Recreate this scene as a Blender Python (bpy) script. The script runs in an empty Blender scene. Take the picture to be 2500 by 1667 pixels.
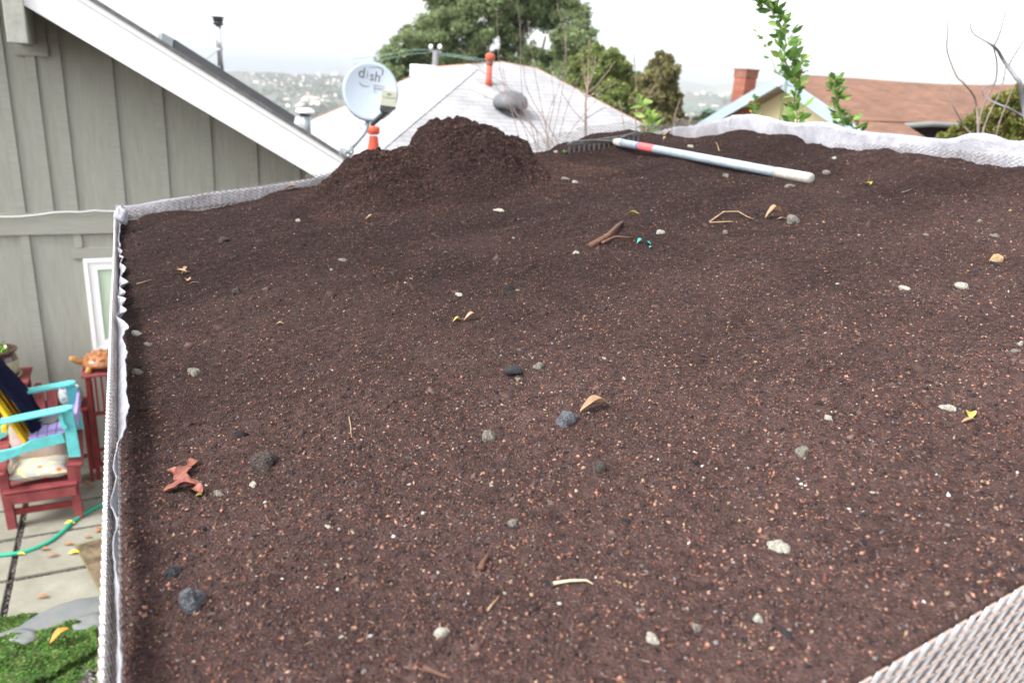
import bpy, math, random
import numpy as np
from mathutils import Vector, Matrix
random.seed(7); RNG = np.random.default_rng(7)
R = math.radians
S = bpy.context.scene
COL = S.collection
# ------------------------------------------------------------------ camera
CZ = 3.8
F = 1896.0
def Rx(a): c, s = math.cos(a), math.sin(a); return np.array([[1,0,0],[0,c,-s],[0,s,c]])
def Rz(a): c, s = math.cos(a), math.sin(a); return np.array([[c,-s,0],[s,c,0],[0,0,1]])
CM = Rz(R(-26.7)) @ Rx(math.pi/2 - R(18.5)) @ Rz(R(3.73))
cd = bpy.data.cameras.new('camera'); cam = bpy.data.objects.new('camera', cd); COL.objects.link(cam)
mw = Matrix([list(CM[i]) + [0] for i in range(3)] + [[0,0,0,1]]); mw.translation = (0, 0, CZ)
cam.matrix_world = mw
cd.sensor_width = 36; cd.lens = F/2500*36; cd.clip_start = .05; cd.clip_end = 30000
cd.dof.use_dof = True; cd.dof.focus_distance = 1.55; cd.dof.aperture_fstop = 4.8
S.camera = cam
# ------------------------------------------------------------------ world, sun, exposure
W = bpy.data.worlds.new('World'); S.world = W; W.use_nodes = True
nt = W.node_tree; nt.nodes.clear()
SUN_EL, SUN_AZ = R(48), R(-100)
sky = nt.nodes.new('ShaderNodeTexSky'); sky.sky_type = 'NISHITA'; sky.sun_disc = False
sky.sun_elevation = SUN_EL; sky.sun_rotation = SUN_AZ; sky.air_density = 1.0; sky.dust_density = 3.0; sky.ozone_density = 1.0
hs = nt.nodes.new('ShaderNodeHueSaturation'); hs.inputs['Saturation'].default_value = .16   # an overcast sky is nearly colourless
bg = nt.nodes.new('ShaderNodeBackground'); bg.inputs['Strength'].default_value = .15
wo = nt.nodes.new('ShaderNodeOutputWorld')
nt.links.new(sky.outputs[0], hs.inputs['Color']); nt.links.new(hs.outputs[0], bg.inputs[0]); nt.links.new(bg.outputs[0], wo.inputs[0])
ld = bpy.data.lights.new('sun', 'SUN'); ld.energy = 1.2; ld.angle = R(20); ld.color = (1, .97, .93)
sun = bpy.data.objects.new('sun', ld); COL.objects.link(sun)
sdir = Vector((math.sin(SUN_AZ)*math.cos(SUN_EL), math.cos(SUN_AZ)*math.cos(SUN_EL), math.sin(SUN_EL)))
sun.rotation_euler = sdir.to_track_quat('Z', 'Y').to_euler(); sun.location = (0, 0, 60)
S.view_settings.view_transform = 'Standard'; S.view_settings.look = 'None'
S.view_settings.exposure = 1.9; S.view_settings.gamma = 1; S.view_settings.use_curve_mapping = False
S.render.engine = 'CYCLES'
S.cycles.max_bounces = 6; S.cycles.transparent_max_bounces = 12
# ------------------------------------------------------------------ pixel (photo 2500x1667) to world helpers
def ray(u, v): return CM @ np.array([(u-1250)/F, -(v-833.5)/F, -1.])
ORI = np.array([0, 0, CZ])
def PZ(u, v, z=0.): r = ray(u, v); return r*((z-CZ)/r[2]) + ORI
def PX(u, v, X): r = ray(u, v); return r*(X/r[0]) + ORI
def PY(u, v, Y): r = ray(u, v); return r*(Y/r[1]) + ORI
def PD(u, v, d): return ray(u, v)*d + ORI
def PP(u, v, p0, n):
    r = ray(u, v); n = np.array(n, float); return r*(n @ (np.array(p0)-ORI)/(n @ r)) + ORI
CR, CU, CF = CM[:, 0], CM[:, 1], -CM[:, 2]
# ------------------------------------------------------------------ numpy noise
PT = RNG.permutation(512)
def perlin(x, y):
    x = np.asarray(x, float); y = np.asarray(y, float)
    xi = np.floor(x).astype(int); yi = np.floor(y).astype(int); xf = x-xi; yf = y-yi
    def g(ix, iy, dx, dy):
        h = PT[(PT[ix & 511] + iy) & 511]; a = h*(2*math.pi/512)
        return np.cos(a)*dx + np.sin(a)*dy
    u = xf*xf*xf*(xf*(xf*6-15)+10); v = yf*yf*yf*(yf*(yf*6-15)+10)
    a = g(xi, yi, xf, yf)*(1-u) + g(xi+1, yi, xf-1, yf)*u
    b = g(xi, yi+1, xf, yf-1)*(1-u) + g(xi+1, yi+1, xf-1, yf-1)*u
    return a*(1-v) + b*v
def fbm(x, y, o=4):
    s = 0; a = 1
    for i in range(o): s = s + a*perlin(x*2**i+i*17.3, y*2**i-i*9.1); a *= .5
    return s
# ------------------------------------------------------------------ objects
def tag(o, label=None, cat=None, group=None, kind=None):
    for k, v in (('label', label), ('category', cat), ('group', group), ('kind', kind)):
        if v: o[k] = v
    return o
def thing(name, loc, label, cat, group=None):
    o = bpy.data.objects.new(name, None); COL.objects.link(o); o.location = tuple(loc); o.empty_display_size = .1
    return tag(o, label, cat, group)
def wloc(o):
    l = Vector((0, 0, 0))
    while o: l = l + o.location; o = o.parent
    return l
class MB:
    def __init__(s): s.v = []; s.f = []; s.m = []; s.sm = []
    def add(s, vs, fs, m=0, smooth=False):
        o = len(s.v); s.v += [tuple(p) for p in vs]; s.f += [tuple(i+o for i in f) for f in fs]
        s.m += [m]*len(fs); s.sm += [smooth]*len(fs); return s
    def box(s, a, b, m=0):
        (x0,y0,z0),(x1,y1,z1) = a, b
        return s.add([(x0,y0,z0),(x1,y0,z0),(x1,y1,z0),(x0,y1,z0),(x0,y0,z1),(x1,y0,z1),(x1,y1,z1),(x0,y1,z1)],
            [(0,3,2,1),(4,5,6,7),(0,1,5,4),(1,2,6,5),(2,3,7,6),(3,0,4,7)], m)
    def bar(s, p, q, w, h, up=(0,0,1), m=0):
        p = Vector(p); q = Vector(q); d = (q-p).normalized(); up = Vector(up)
        if abs(d.dot(up)) > .99: up = Vector((1,0,0))
        a = d.cross(up).normalized()*w/2; b = a.cross(d).normalized()*h/2
        vs = [p-a-b, p+a-b, p+a+b, p-a+b, q-a-b, q+a-b, q+a+b, q-a+b]
        return s.add(vs, [(0,1,2,3),(7,6,5,4),(0,4,5,1),(1,5,6,2),(2,6,7,3),(3,7,4,0)], m)
    def prism(s, pts, ext, m=0):
        pts = [Vector(p) for p in pts]; e = Vector(ext); n = len(pts)
        fs = [tuple(range(n)), tuple(range(2*n-1, n-1, -1))] + [((i+1)%n, i, i+n, (i+1)%n+n) for i in range(n)]
        return s.add(pts + [p+e for p in pts], fs, m)
    def tube(s, pts, r, n=8, m=0, cap=True):
        pts = [Vector(p) for p in pts]; k = len(pts)
        rs = r if isinstance(r, (list, tuple)) else [r]*k
        vs = []; ref = None
        for i, p in enumerate(pts):
            d = (pts[min(i+1, k-1)] - pts[max(i-1, 0)]).normalized()
            if ref is None: ref = d.orthogonal().normalized()
            a = (ref - d*ref.dot(d)); a = a.normalized() if a.length > 1e-5 else d.orthogonal().normalized()
            ref = a; b = d.cross(a)
            for j in range(n):
                t = 2*math.pi*j/n; vs.append(p + (a*math.cos(t)+b*math.sin(t))*rs[i])
        fs = [(i*n+j, i*n+(j+1)%n, (i+1)*n+(j+1)%n, (i+1)*n+j) for i in range(k-1) for j in range(n)]
        if cap: fs += [tuple(range(n-1, -1, -1)), tuple(range((k-1)*n, k*n))]
        return s.add(vs, fs, m, True)
    def lathe(s, c, prof, n=24, m=0, axis=None):
        c = Vector(c)
        q = Vector((0,0,1)).rotation_difference(Vector(axis)) if axis is not None else None
        vs = []
        for (r, z) in prof:
            for j in range(n):
                t = 2*math.pi*j/n; p = Vector((r*math.cos(t), r*math.sin(t), z))
                if q: p = q @ p
                vs.append(c+p)
        k = len(prof)
        fs = [(i*n+j, i*n+(j+1)%n, (i+1)*n+(j+1)%n, (i+1)*n+j) for i in range(k-1) for j in range(n)]
        return s.add(vs, fs, m, True)
    def blob(s, c, r, seed=0, amp=.2, n=10, m=0, smooth=True, freq=1.3):
        rr = random.Random(seed); ph = [rr.uniform(0, 9) for _ in range(6)]
        c = Vector(c); vs = []; nl = n*2
        for i in range(n+1):
            for j in range(nl):
                a = math.pi*i/n; b = 2*math.pi*j/nl
                d = Vector((math.sin(a)*math.cos(b), math.sin(a)*math.sin(b), math.cos(a)))
                k = 1 + amp*(math.sin(d.x*freq*2+ph[0])*math.cos(d.y*freq*2.4+ph[1]) + .6*math.sin(d.z*freq*3+ph[2]+d.x*2) + .5*math.sin(d.y*freq*5+ph[3])*math.sin(d.x*freq*4.4+ph[4]))
                vs.append(c + Vector((d.x*r[0], d.y*r[1], d.z*r[2]))*k)
        fs = [(i*nl+j, (i+1)*nl+j, (i+1)*nl+(j+1)%nl, i*nl+(j+1)%nl) for i in range(n) for j in range(nl)]
        return s.add(vs, fs, m, smooth)
    def build(s, name, mat, parent=None, bevel=0, sub=0):
        o = link_mesh(name, s.v, s.f, mat, parent, s.m, s.sm)
        if bevel:
            b = o.modifiers.new('bevel', 'BEVEL'); b.width = bevel; b.segments = 2; b.limit_method = 'ANGLE'
        return o
def link_mesh(name, v, f, mat, parent=None, mi=None, sm=None):
    me = bpy.data.meshes.new(name)
    off = wloc(parent) if parent else Vector((0, 0, 0))
    root = None
    if parent is None:      # top-level single mesh: origin at its base centre
        A = np.array(v, float); root = Vector((A[:,0].mean(), A[:,1].mean(), A[:,2].min())); off = root
    A = np.array(v, float).reshape(-1, 3) - np.array(off)
    me.from_pydata(A.tolist(), [], f)
    for m in (mat if isinstance(mat, (list, tuple)) else [mat]): me.materials.append(m)
    if mi is not None: me.polygons.foreach_set('material_index', mi)
    if sm is not None: me.polygons.foreach_set('use_smooth', sm)
    me.update()
    o = bpy.data.objects.new(name, me); COL.objects.link(o)
    if parent: o.parent = parent
    else: o.location = root
    return o
def np_mesh(name, V, Fc, mat, parent=None, colors=None, smooth=False):
    """V (n,3), Fc (m,k) equal-sized faces; colors (n,3) point colours"""
    V = np.asarray(V, np.float32).copy(); Fc = np.asarray(Fc, np.int32)
    off = np.array(wloc(parent)) if parent else np.array([V[:,0].mean(), V[:,1].mean(), V[:,2].min()])
    V -= off.astype(np.float32)
    me = bpy.data.meshes.new(name); k = Fc.shape[1]
    me.vertices.add(len(V)); me.vertices.foreach_set('co', V.ravel())
    me.loops.add(Fc.size); me.loops.foreach_set('vertex_index', Fc.ravel())
    me.polygons.add(len(Fc)); me.polygons.foreach_set('loop_start', np.arange(0, Fc.size, k, dtype=np.int32))
    me.polygons.foreach_set('loop_total', np.full(len(Fc), k, np.int32))
    if smooth: me.polygons.foreach_set('use_smooth', np.ones(len(Fc), bool))
    me.update(calc_edges=True)
    if colors is not None:
        a = me.color_attributes.new('tint', 'FLOAT_COLOR', 'POINT')
        a.data.foreach_set('color', np.concatenate([colors, np.ones((len(colors), 1))], 1).astype(np.float32).ravel())
    me.materials.append(mat)
    o = bpy.data.objects.new(name, me); COL.objects.link(o)
    if parent: o.parent = parent
    else: o.location = off
    return o
# ------------------------------------------------------------------ materials
def mat(name, col, rough=.7, var=.0, vscale=8., col2=None, bump=0., bscale=60., spec=.3, metal=0., stretch=(1,1,1), tint=False, trans=0., detail=6, coat=0):
    m = bpy.data.materials.new(name); m.use_nodes = True; n = m.node_tree; b = n.nodes['Principled BSDF']
    b.inputs['Roughness'].default_value = rough; b.inputs['Metallic'].default_value = metal
    b.inputs['Specular IOR Level'].default_value = spec; b.inputs['Coat Weight'].default_value = coat
    tc = n.nodes.new('ShaderNodeTexCoord'); mp = n.nodes.new('ShaderNodeMapping'); mp.inputs['Scale'].default_value = stretch
    n.links.new(tc.outputs['Object'], mp.inputs[0])
    src = None
    if tint:
        at = n.nodes.new('ShaderNodeAttribute'); at.attribute_name = 'tint'; src = at.outputs['Color']
    if var or col2:
        nz = n.nodes.new('ShaderNodeTexNoise'); nz.inputs['Scale'].default_value = vscale; nz.inputs['Detail'].default_value = detail; nz.inputs['Roughness'].default_value = .65
        n.links.new(mp.outputs[0], nz.inputs[0])
        rp = n.nodes.new('ShaderNodeValToRGB'); rp.color_ramp.elements[0].position = .32; rp.color_ramp.elements[1].position = .68
        c2 = col2 if col2 else tuple(min(1, c*(1+var)) for c in col)
        c1 = col if col2 else tuple(c*(1-var) for c in col)
        rp.color_ramp.elements[0].color = (*c1, 1); rp.color_ramp.elements[1].color = (*c2, 1)
        n.links.new(nz.outputs[0], rp.inputs[0])
        if src is not None:
            mx = n.nodes.new('ShaderNodeMix'); mx.data_type = 'RGBA'; mx.blend_type = 'MULTIPLY'; mx.inputs[0].default_value = 1
            n.links.new(src, mx.inputs[6]); n.links.new(rp.outputs[0], mx.inputs[7]); src = mx.outputs[2]
        else: src = rp.outputs[0]
    if src is not None: n.links.new(src, b.inputs['Base Color'])
    else: b.inputs['Base Color'].default_value = (*col, 1)
    if bump:
        nb = n.nodes.new('ShaderNodeTexNoise'); nb.inputs['Scale'].default_value = bscale; nb.inputs['Detail'].default_value = 5
        n.links.new(mp.outputs[0], nb.inputs[0])
        bp = n.nodes.new('ShaderNodeBump'); bp.inputs['Strength'].default_value = bump; bp.inputs['Distance'].default_value = .01
        n.links.new(nb.outputs[0], bp.inputs['Height']); n.links.new(bp.outputs[0], b.inputs['Normal'])
    if trans:
        tr = n.nodes.new('ShaderNodeBsdfTranslucent'); ms = n.nodes.new('ShaderNodeMixShader'); ms.inputs[0].default_value = trans
        if src is not None: n.links.new(src, tr.inputs[0])
        else: tr.inputs[0].default_value = (*col, 1)
        out = n.nodes['Material Output']
        n.links.new(b.outputs[0], ms.inputs[1]); n.links.new(tr.outputs[0], ms.inputs[2]); n.links.new(ms.outputs[0], out.inputs[0])
    return m
def course_mat(name, c1, c2, dark, scale, vec='Z', rough=.85, mort=.02, bw=.5, rh=.25, u='X'):
    """shingle or brick courses laid along axis u, rising along vec"""
    m = bpy.data.materials.new(name); m.use_nodes = True; n = m.node_tree; b = n.nodes['Principled BSDF']; b.inputs['Roughness'].default_value = rough
    b.inputs['Specular IOR Level'].default_value = .2
    tc = n.nodes.new('ShaderNodeTexCoord'); sx = n.nodes.new('ShaderNodeSeparateXYZ'); cx = n.nodes.new('ShaderNodeCombineXYZ')
    n.links.new(tc.outputs['Object'], sx.inputs[0])
    if u == 'XY':
        ad = n.nodes.new('ShaderNodeMath'); ad.operation = 'ADD'; n.links.new(sx.outputs['X'], ad.inputs[0]); n.links.new(sx.outputs['Y'], ad.inputs[1]); n.links.new(ad.outputs[0], cx.inputs[0])
    else: n.links.new(sx.outputs[u], cx.inputs[0])
    n.links.new(sx.outputs[vec], cx.inputs[1])
    br = n.nodes.new('ShaderNodeTexBrick'); br.inputs['Scale'].default_value = scale; br.inputs['Mortar Size'].default_value = mort
    br.inputs['Brick Width'].default_value = bw; br.inputs['Row Height'].default_value = rh
    br.inputs['Color1'].default_value = (*c1, 1); br.inputs['Color2'].default_value = (*c2, 1); br.inputs['Mortar'].default_value = (*dark, 1)
    br.inputs['Mortar Smooth'].default_value = .3; br.inputs['Bias'].default_value = -.1
    n.links.new(cx.outputs[0], br.inputs[0])
    nz = n.nodes.new('ShaderNodeTexNoise'); nz.inputs['Scale'].default_value = 2.2; nz.inputs['Detail'].default_value = 8; n.links.new(tc.outputs['Object'], nz.inputs[0])
    rp = n.nodes.new('ShaderNodeValToRGB'); rp.color_ramp.elements[0].position = .3; rp.color_ramp.elements[0].color = (.72, .72, .72, 1); rp.color_ramp.elements[1].position = .7; rp.color_ramp.elements[1].color = (1, 1, 1, 1)
    n.links.new(nz.outputs[0], rp.inputs[0])
    mx = n.nodes.new('ShaderNodeMix'); mx.data_type = 'RGBA'; mx.blend_type = 'MULTIPLY'; mx.inputs[0].default_value = 1
    n.links.new(br.outputs[0], mx.inputs[6]); n.links.new(rp.outputs[0], mx.inputs[7]); n.links.new(mx.outputs[2], b.inputs['Base Color'])
    bp = n.nodes.new('ShaderNodeBump'); bp.inputs['Strength'].default_value = .4; bp.inputs['Distance'].default_value = .01; bp.invert = True
    n.links.new(br.outputs['Fac'], bp.inputs['Height']); n.links.new(bp.outputs[0], b.inputs['Normal'])
    return m
M = {}
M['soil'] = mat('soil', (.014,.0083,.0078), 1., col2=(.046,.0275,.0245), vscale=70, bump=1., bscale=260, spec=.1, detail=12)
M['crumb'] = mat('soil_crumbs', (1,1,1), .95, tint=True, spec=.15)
M['fabric'] = mat('felt', (.27,.27,.30), .9, col2=(.40,.40,.435), vscale=24, bump=.5, bscale=160, spec=.1, trans=.25)
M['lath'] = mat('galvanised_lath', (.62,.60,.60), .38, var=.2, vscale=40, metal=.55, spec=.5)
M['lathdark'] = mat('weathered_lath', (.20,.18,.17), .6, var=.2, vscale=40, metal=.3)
M['lathshade'] = mat('lath_shaded_strand', (.36,.28,.24), .6, metal=.3)  # brown shadow and soil reflection between strands, put into the strand colour
M['siding'] = mat('grey_green_siding', (.30,.298,.258), .75, var=.10, vscale=5, stretch=(6,6,.7), bump=.35, bscale=30)
M['trimwood'] = mat('grey_trim', (.305,.30,.262), .7, var=.08, vscale=6, stretch=(.7,6,6), bump=.2, bscale=40)
M['beamwood'] = mat('cracked_beam_paint', (.34,.34,.30), .7, var=.15, vscale=10, bump=.4, bscale=25)
M['white'] = mat('white_paint', (.82,.82,.81), .5, var=.02, vscale=3)
M['soffit'] = mat('soffit', (.30,.30,.27), .8)
M['black'] = mat('black_metal', (.03,.035,.037), .4, var=.3, vscale=20, spec=.5)
M['steel'] = mat('stainless_steel', (.55,.56,.56), .3, metal=.8, var=.2, vscale=12)
M['panel'] = mat('charcoal_flashing', (.085,.085,.092), .55, var=.15, vscale=8)
M['galv'] = mat('galvanised_vent', (.29,.32,.33), .5, var=.1, metal=.3)
M['asphalt'] = mat('asphalt_shingle', (.12,.12,.12), .9, var=.3, vscale=20)
M['dish'] = mat('dish_grey', (.27,.31,.36), .45, var=.02)
M['lnb'] = mat('beige_plastic', (.27,.28,.22), .5)
M['logo'] = mat('logo_grey', (.10,.10,.11), .6)
M['logol'] = mat('logo_pale', (.30,.32,.35), .6)
M['greyroof'] = course_mat('pale_shingle', (.335,.335,.345), (.30,.30,.31), (.235,.235,.245), 1.0, 'Z', bw=.30, rh=.062, mort=.007)
M['greyroofy'] = course_mat('pale_shingle_side', (.37,.37,.38), (.34,.34,.35), (.25,.25,.26), 1.0, 'Z', bw=.30, rh=.062, mort=.006, u='Y')
M['cap'] = mat('ridge_caps', (.36,.36,.40), .85, var=.25, vscale=9, bump=.5, bscale=12)
M['redtrim'] = mat('rust_red_trim', (.40,.22,.16), .7)
M['clay'] = mat('orange_red_paint', (.45,.075,.04), .55, var=.15, vscale=14)
M['cream'] = mat('cream_stucco', (.66,.57,.34), .9, var=.05, vscale=5, bump=.2)
M['bluegrey'] = mat('blue_grey_board', (.24,.29,.34), .6, var=.05)
M['brownroof'] = course_mat('brown_shingle', (.25,.13,.085), (.18,.10,.07), (.12,.072,.055), 1.0, 'Z', bw=.30, rh=.036, mort=.007)
M['brick'] = course_mat('red_brick', (.30,.10,.06), (.22,.07,.045), (.16,.10,.08), 1.0, 'Z', bw=.22, rh=.075, mort=.010, u='XY')
M['brickdark'] = mat('sooty_brick', (.17,.075,.055), .9, var=.35, vscale=9)
M['eaveshade'] = mat('shaded_opening', (.05,.035,.03), .9, var=.3)  # shade of the opening under the eave, put into a near-black colour
M['bark'] = mat('grey_brown_bark', (.15,.115,.10), .9, var=.3, vscale=20, bump=.4)
M['barkpale'] = mat('pale_grey_bark', (.15,.15,.16), .85, var=.2, vscale=12, bump=.3)
M['twig'] = mat('reddish_twig', (.16,.11,.095), .8, var=.3, vscale=15)
M['leaf'] = mat('leaf', (1,1,1), .55, tint=True, trans=.35, spec=.25)
M['red'] = mat('worn_red_paint', (.13,.008,.010), .5, col2=(.21,.028,.028), vscale=9, bump=.2, spec=.4)
M['redpale'] = mat('faded_red_paint', (.17,.030,.034), .6, col2=(.26,.065,.065), vscale=9, bump=.2)
M['turq'] = mat('turquoise_paint', (.12,.50,.50), .55, var=.14, vscale=12, bump=.2, bscale=40, detail=10)
M['yellow'] = mat('yellow_paint', (.80,.50,.02), .5, var=.06)
M['purple'] = mat('lavender_paint', (.36,.30,.60), .5, var=.06)
M['navy'] = mat('navy_fleece', (.008,.009,.028), 1., var=.3, vscale=30, bump=.6, bscale=50, spec=.1)
M['concrete'] = mat('paving_slab', (.17,.165,.13), .9, col2=(.25,.24,.195), vscale=3.5, bump=.3, bscale=30)
M['flag'] = mat('blue_grey_flagstone', (.12,.135,.15), .8, col2=(.19,.185,.16), vscale=3, bump=.4, bscale=14)
M['gravel'] = mat('joint_gravel', (1,1,1), .85, tint=True)
M['earth'] = mat('dark_earth', (.035,.026,.020), 1., col2=(.09,.07,.05), vscale=14, bump=.8, bscale=60)
M['hose'] = mat('green_hose', (.02,.30,.19), .4, var=.1)
M['terrain'] = mat('terrain', (.05,.065,.05), 1., col2=(.12,.11,.08), vscale=.013, detail=10)
M['mount'] = mat('far_mountain', (.13,.13,.09), 1., var=.15, vscale=.002)
M['water'] = mat('bay_water', (.30,.34,.38), .15, var=.05, vscale=.01, spec=.5)
M['glass'] = mat('window_glass', (.30,.36,.32), .08, spec=.6)
M['blind'] = mat('blind_slats', (.50,.60,.46), .6)
M['pot'] = mat('brown_glaze', (.06,.015,.01), .2, var=.3, spec=.6, coat=.5)
M['potlow'] = mat('speckled_stoneware', (.38,.34,.22), .6, var=.2, vscale=40)
M['alu'] = mat('pale_blue_aluminium', (.27,.32,.37), .42, var=.22, vscale=14, detail=10, metal=.25, spec=.5)
M['grip'] = mat('dirty_white_grip', (.30,.29,.26), .75, var=.15, vscale=60, bump=.3, bscale=90)
M['rakesteel'] = mat('rake_steel', (.07,.07,.068), .5, var=.3, vscale=40, metal=.3)
M['sticker'] = mat('red_sticker', (.42,.085,.085), .5)
M['stickerb'] = mat('blue_sticker', (.08,.09,.20), .5)
M['wood'] = mat('shed_boards', (.22,.15,.10), .8, var=.2, stretch=(1,1,8))
# compost lighter near, darker far back: self-shading painted into the colour, in blotches
def shade_far(m, lo, hi):
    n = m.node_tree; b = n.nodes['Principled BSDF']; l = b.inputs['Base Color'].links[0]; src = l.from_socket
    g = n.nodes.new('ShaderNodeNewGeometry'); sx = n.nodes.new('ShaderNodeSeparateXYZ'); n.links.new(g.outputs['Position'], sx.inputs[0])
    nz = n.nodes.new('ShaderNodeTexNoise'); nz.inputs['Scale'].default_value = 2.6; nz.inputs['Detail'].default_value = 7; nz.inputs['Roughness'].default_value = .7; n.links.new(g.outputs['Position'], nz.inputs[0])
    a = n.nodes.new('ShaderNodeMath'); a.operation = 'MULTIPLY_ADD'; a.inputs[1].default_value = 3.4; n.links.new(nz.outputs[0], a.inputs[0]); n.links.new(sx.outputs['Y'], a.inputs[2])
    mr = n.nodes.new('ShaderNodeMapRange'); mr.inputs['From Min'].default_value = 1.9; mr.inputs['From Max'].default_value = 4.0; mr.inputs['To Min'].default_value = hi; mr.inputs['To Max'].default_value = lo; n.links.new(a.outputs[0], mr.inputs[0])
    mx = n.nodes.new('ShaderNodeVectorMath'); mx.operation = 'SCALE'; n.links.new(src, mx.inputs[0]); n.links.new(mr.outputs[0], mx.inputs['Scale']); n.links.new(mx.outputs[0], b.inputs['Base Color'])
shade_far(M['soil'], .72, 2.35); shade_far(M['crumb'], .80, 1.55)
# ------------------------------------------------------------------ soil height field
BX0, BX1, BY0, BY1 = -.052, 2.65, .3875, 3.55
def base(x): return CZ-.606+.1405*x
ctrl = []
for (u, v) in ((303,545),(400,520),(520,512),(600,495),(700,465),(1310,376),(1400,347),(1460,327),(1530,319),(1580,327),(1620,332)):
    p = PY(u, v, 3.52); ctrl.append((p[0], 3.52, p[2]-base(p[0])))
for (u, v) in ((1660,336),(1690,341),(1740,331),(1820,323),(1930,331),(1990,346),(2050,366),(2090,374),(2130,366),(2170,358),(2220,371),(2330,393),(2420,400),(2500,408)):
    p = PX(u, v, 2.62); ctrl.append((2.62, p[1], p[2]-base(2.62)))
for x in np.arange(0, 2.7, .3):
    for y in np.arange(.5, 2.9, .4):
        ctrl.append((x, y, .02*perlin(x*1.7, y*1.7)))
ctrl += [(1.0,3.2,0),(1.4,3.2,0),(1.7,3.2,.0),(2.0,3.2,-.02),(.3,3.2,0),(.6,3.2,.0),(-.05,2.5,0),(-.05,1.8,-.01),(-.05,1.2,.0),(-.05,.7,0),(2.6,1.1,.06),(2.6,.6,.04)]
CT = np.array(ctrl)
MY = 3.13
mp_ = [(700,470),(760,447),(800,427),(815,415),(835,395),(850,383),(870,374),(895,360),(930,359),(965,357),(1000,352),(1012,345),(1018,325),(1030,310),(1046,297),(1065,290),(1090,288),(1130,287),(1165,290),(1185,298),(1195,308),(1212,312),(1222,318),(1228,333),(1245,331),(1262,333),(1276,342),(1288,356),(1295,376),(1306,392),(1322,404)]
mpx = np.array([PY(u, v, MY)[0] for u, v in mp_]); mpz = np.array([PY(u, v, MY)[2] for u, v in mp_])
mh = np.clip(mpz - base(mpx), 0, 1); mh[0] = 0; mh[-1] = 0; mh[1] *= .6
def H(x, y, fine=True):
    x = np.asarray(x, float); y = np.asarray(y, float); sh = x.shape; x = x.ravel(); y = y.ravel()
    res = np.zeros(len(x)); 
    for i in range(0, len(x), 20000):
        a = x[i:i+20000, None]-CT[None, :, 0]; b = y[i:i+20000, None]-CT[None, :, 1]
        w = 1/((a*a+b*b)+.002)**1.8; res[i:i+20000] = (w*CT[None, :, 2]).sum(1)/w.sum(1)
    m = np.interp(x + .02*perlin(x*9, y*9), mpx, mh, left=0, right=0)
    t = y-MY
    Wf = .10 + m*1.25 + .04*perlin(x*5, y*2+3); Wb = .05 + m*.9
    q = np.where(t < 0, 1-np.abs(t)/Wf, 1-np.abs(t)/Wb); q = np.clip(q, 0, 1)
    q = q*q*(3-2*q)*.45 + q*.55
    mound = m*q
    mm = np.clip(mound*8, 0, 1)
    z = base(x) + res + np.maximum(mound, 0)
    if fine:
        z = z + .010*fbm(x*4.2, y*4.2, 3) + .0042*fbm(x*30, y*30, 4) + .0022*np.abs(perlin(x*85, y*85)) + mm*(.022*fbm(x*13, y*13+z*10, 3) + .016*np.abs(perlin(x*30, y*30+z*25)) + .010*np.abs(perlin(x*62, y*62+z*50)) - .006)
        # low lumps, hand prints and raked hollows
        for (cx_, cy_, a_, b_, dz_) in ((.78,1.9,.10,.05,-.012),(1.15,2.35,.16,.05,-.014),(1.28,2.22,.16,.04,.010),(.45,2.6,.14,.06,.012),(.3,1.5,.09,.05,-.009),(1.9,2.2,.2,.07,.012),(2.1,1.7,.12,.16,-.012),(1.0,1.3,.16,.06,.007),(1.5,1.2,.1,.12,-.009),(.62,2.95,.12,.05,-.012),(1.95,2.75,.2,.05,-.014),(.55,.95,.07,.04,-.006)):
            z = z + dz_*np.exp(-(((x-cx_+.03*np.sin(y*9))/a_)**2+((y-cy_+.03*np.sin(x*8))/b_)**2))
        z = z - .012*np.exp(-(((x-1.62)/.10)**2+((y-1.9)/.18)**2)) - .006*np.exp(-(((x-.25)/.05)**2+((y-2.3)/.12)**2))
    vz = np.minimum(3.283+.1405*(x-.6)*1.55, base(x)+.03)-.005
    z = z + (vz-z)*np.exp(-((y-BY0)/.09)**2)
    return z.reshape(sh)
def on_soil(u, v):
    r = ray(u, v); t0, t1 = .3, 6.
    ts = np.linspace(t0, t1, 900); P = ts[:, None]*r + ORI
    inside = (P[:, 0] > BX0-.02) & (P[:, 0] < BX1+.02) & (P[:, 1] > BY0-.1) & (P[:, 1] < BY1+.05)
    d = P[:, 2] - H(np.clip(P[:, 0], BX0, BX1), np.clip(P[:, 1], BY0, BY1))
    k = np.where((d < 0) & inside)[0]
    return P[k[0]] if len(k) else PP(u, v, (0, 0, CZ-.606), (-.1405, 0, 1))
nx, ny = 560, 640
gx = np.linspace(BX0, BX1, nx); gy = np.linspace(BY0, BY1, ny)
GX, GY = np.meshgrid(gx, gy); GZ = H(GX, GY)
V = np.stack([GX.ravel(), GY.ravel(), GZ.ravel()], 1)
i = np.arange(nx-1)[None, :] + np.arange(ny-1)[:, None]*nx
Fq = np.stack([i.ravel(), (i+1).ravel(), (i+1+nx).ravel(), (i+nx).ravel()], 1)
# skirt so the soil is a body
sk = []; base_n = len(V)
ring = [(a, 0) for a in range(nx)] + [(nx-1, b) for b in range(1, ny)] + [(a, ny-1) for a in range(nx-2, -1, -1)] + [(0, b) for b in range(ny-2, 0, -1)]
idx = np.array([b*nx+a for a, b in ring]); low = V[idx].copy(); low[:, 2] = base(low[:, 0])-.10
V = np.concatenate([V, low]); L = len(idx); a0 = np.arange(L); a1 = (a0+1) % L
Fq = np.concatenate([Fq, np.stack([idx[a1], idx[a0], base_n+a0, base_n+a1], 1)])
soil = np_mesh('soil', V, Fq, M['soil'], smooth=True); tag(soil, 'dark brown compost spread over the roof and heaped at the back', 'soil', kind='structure')
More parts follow.
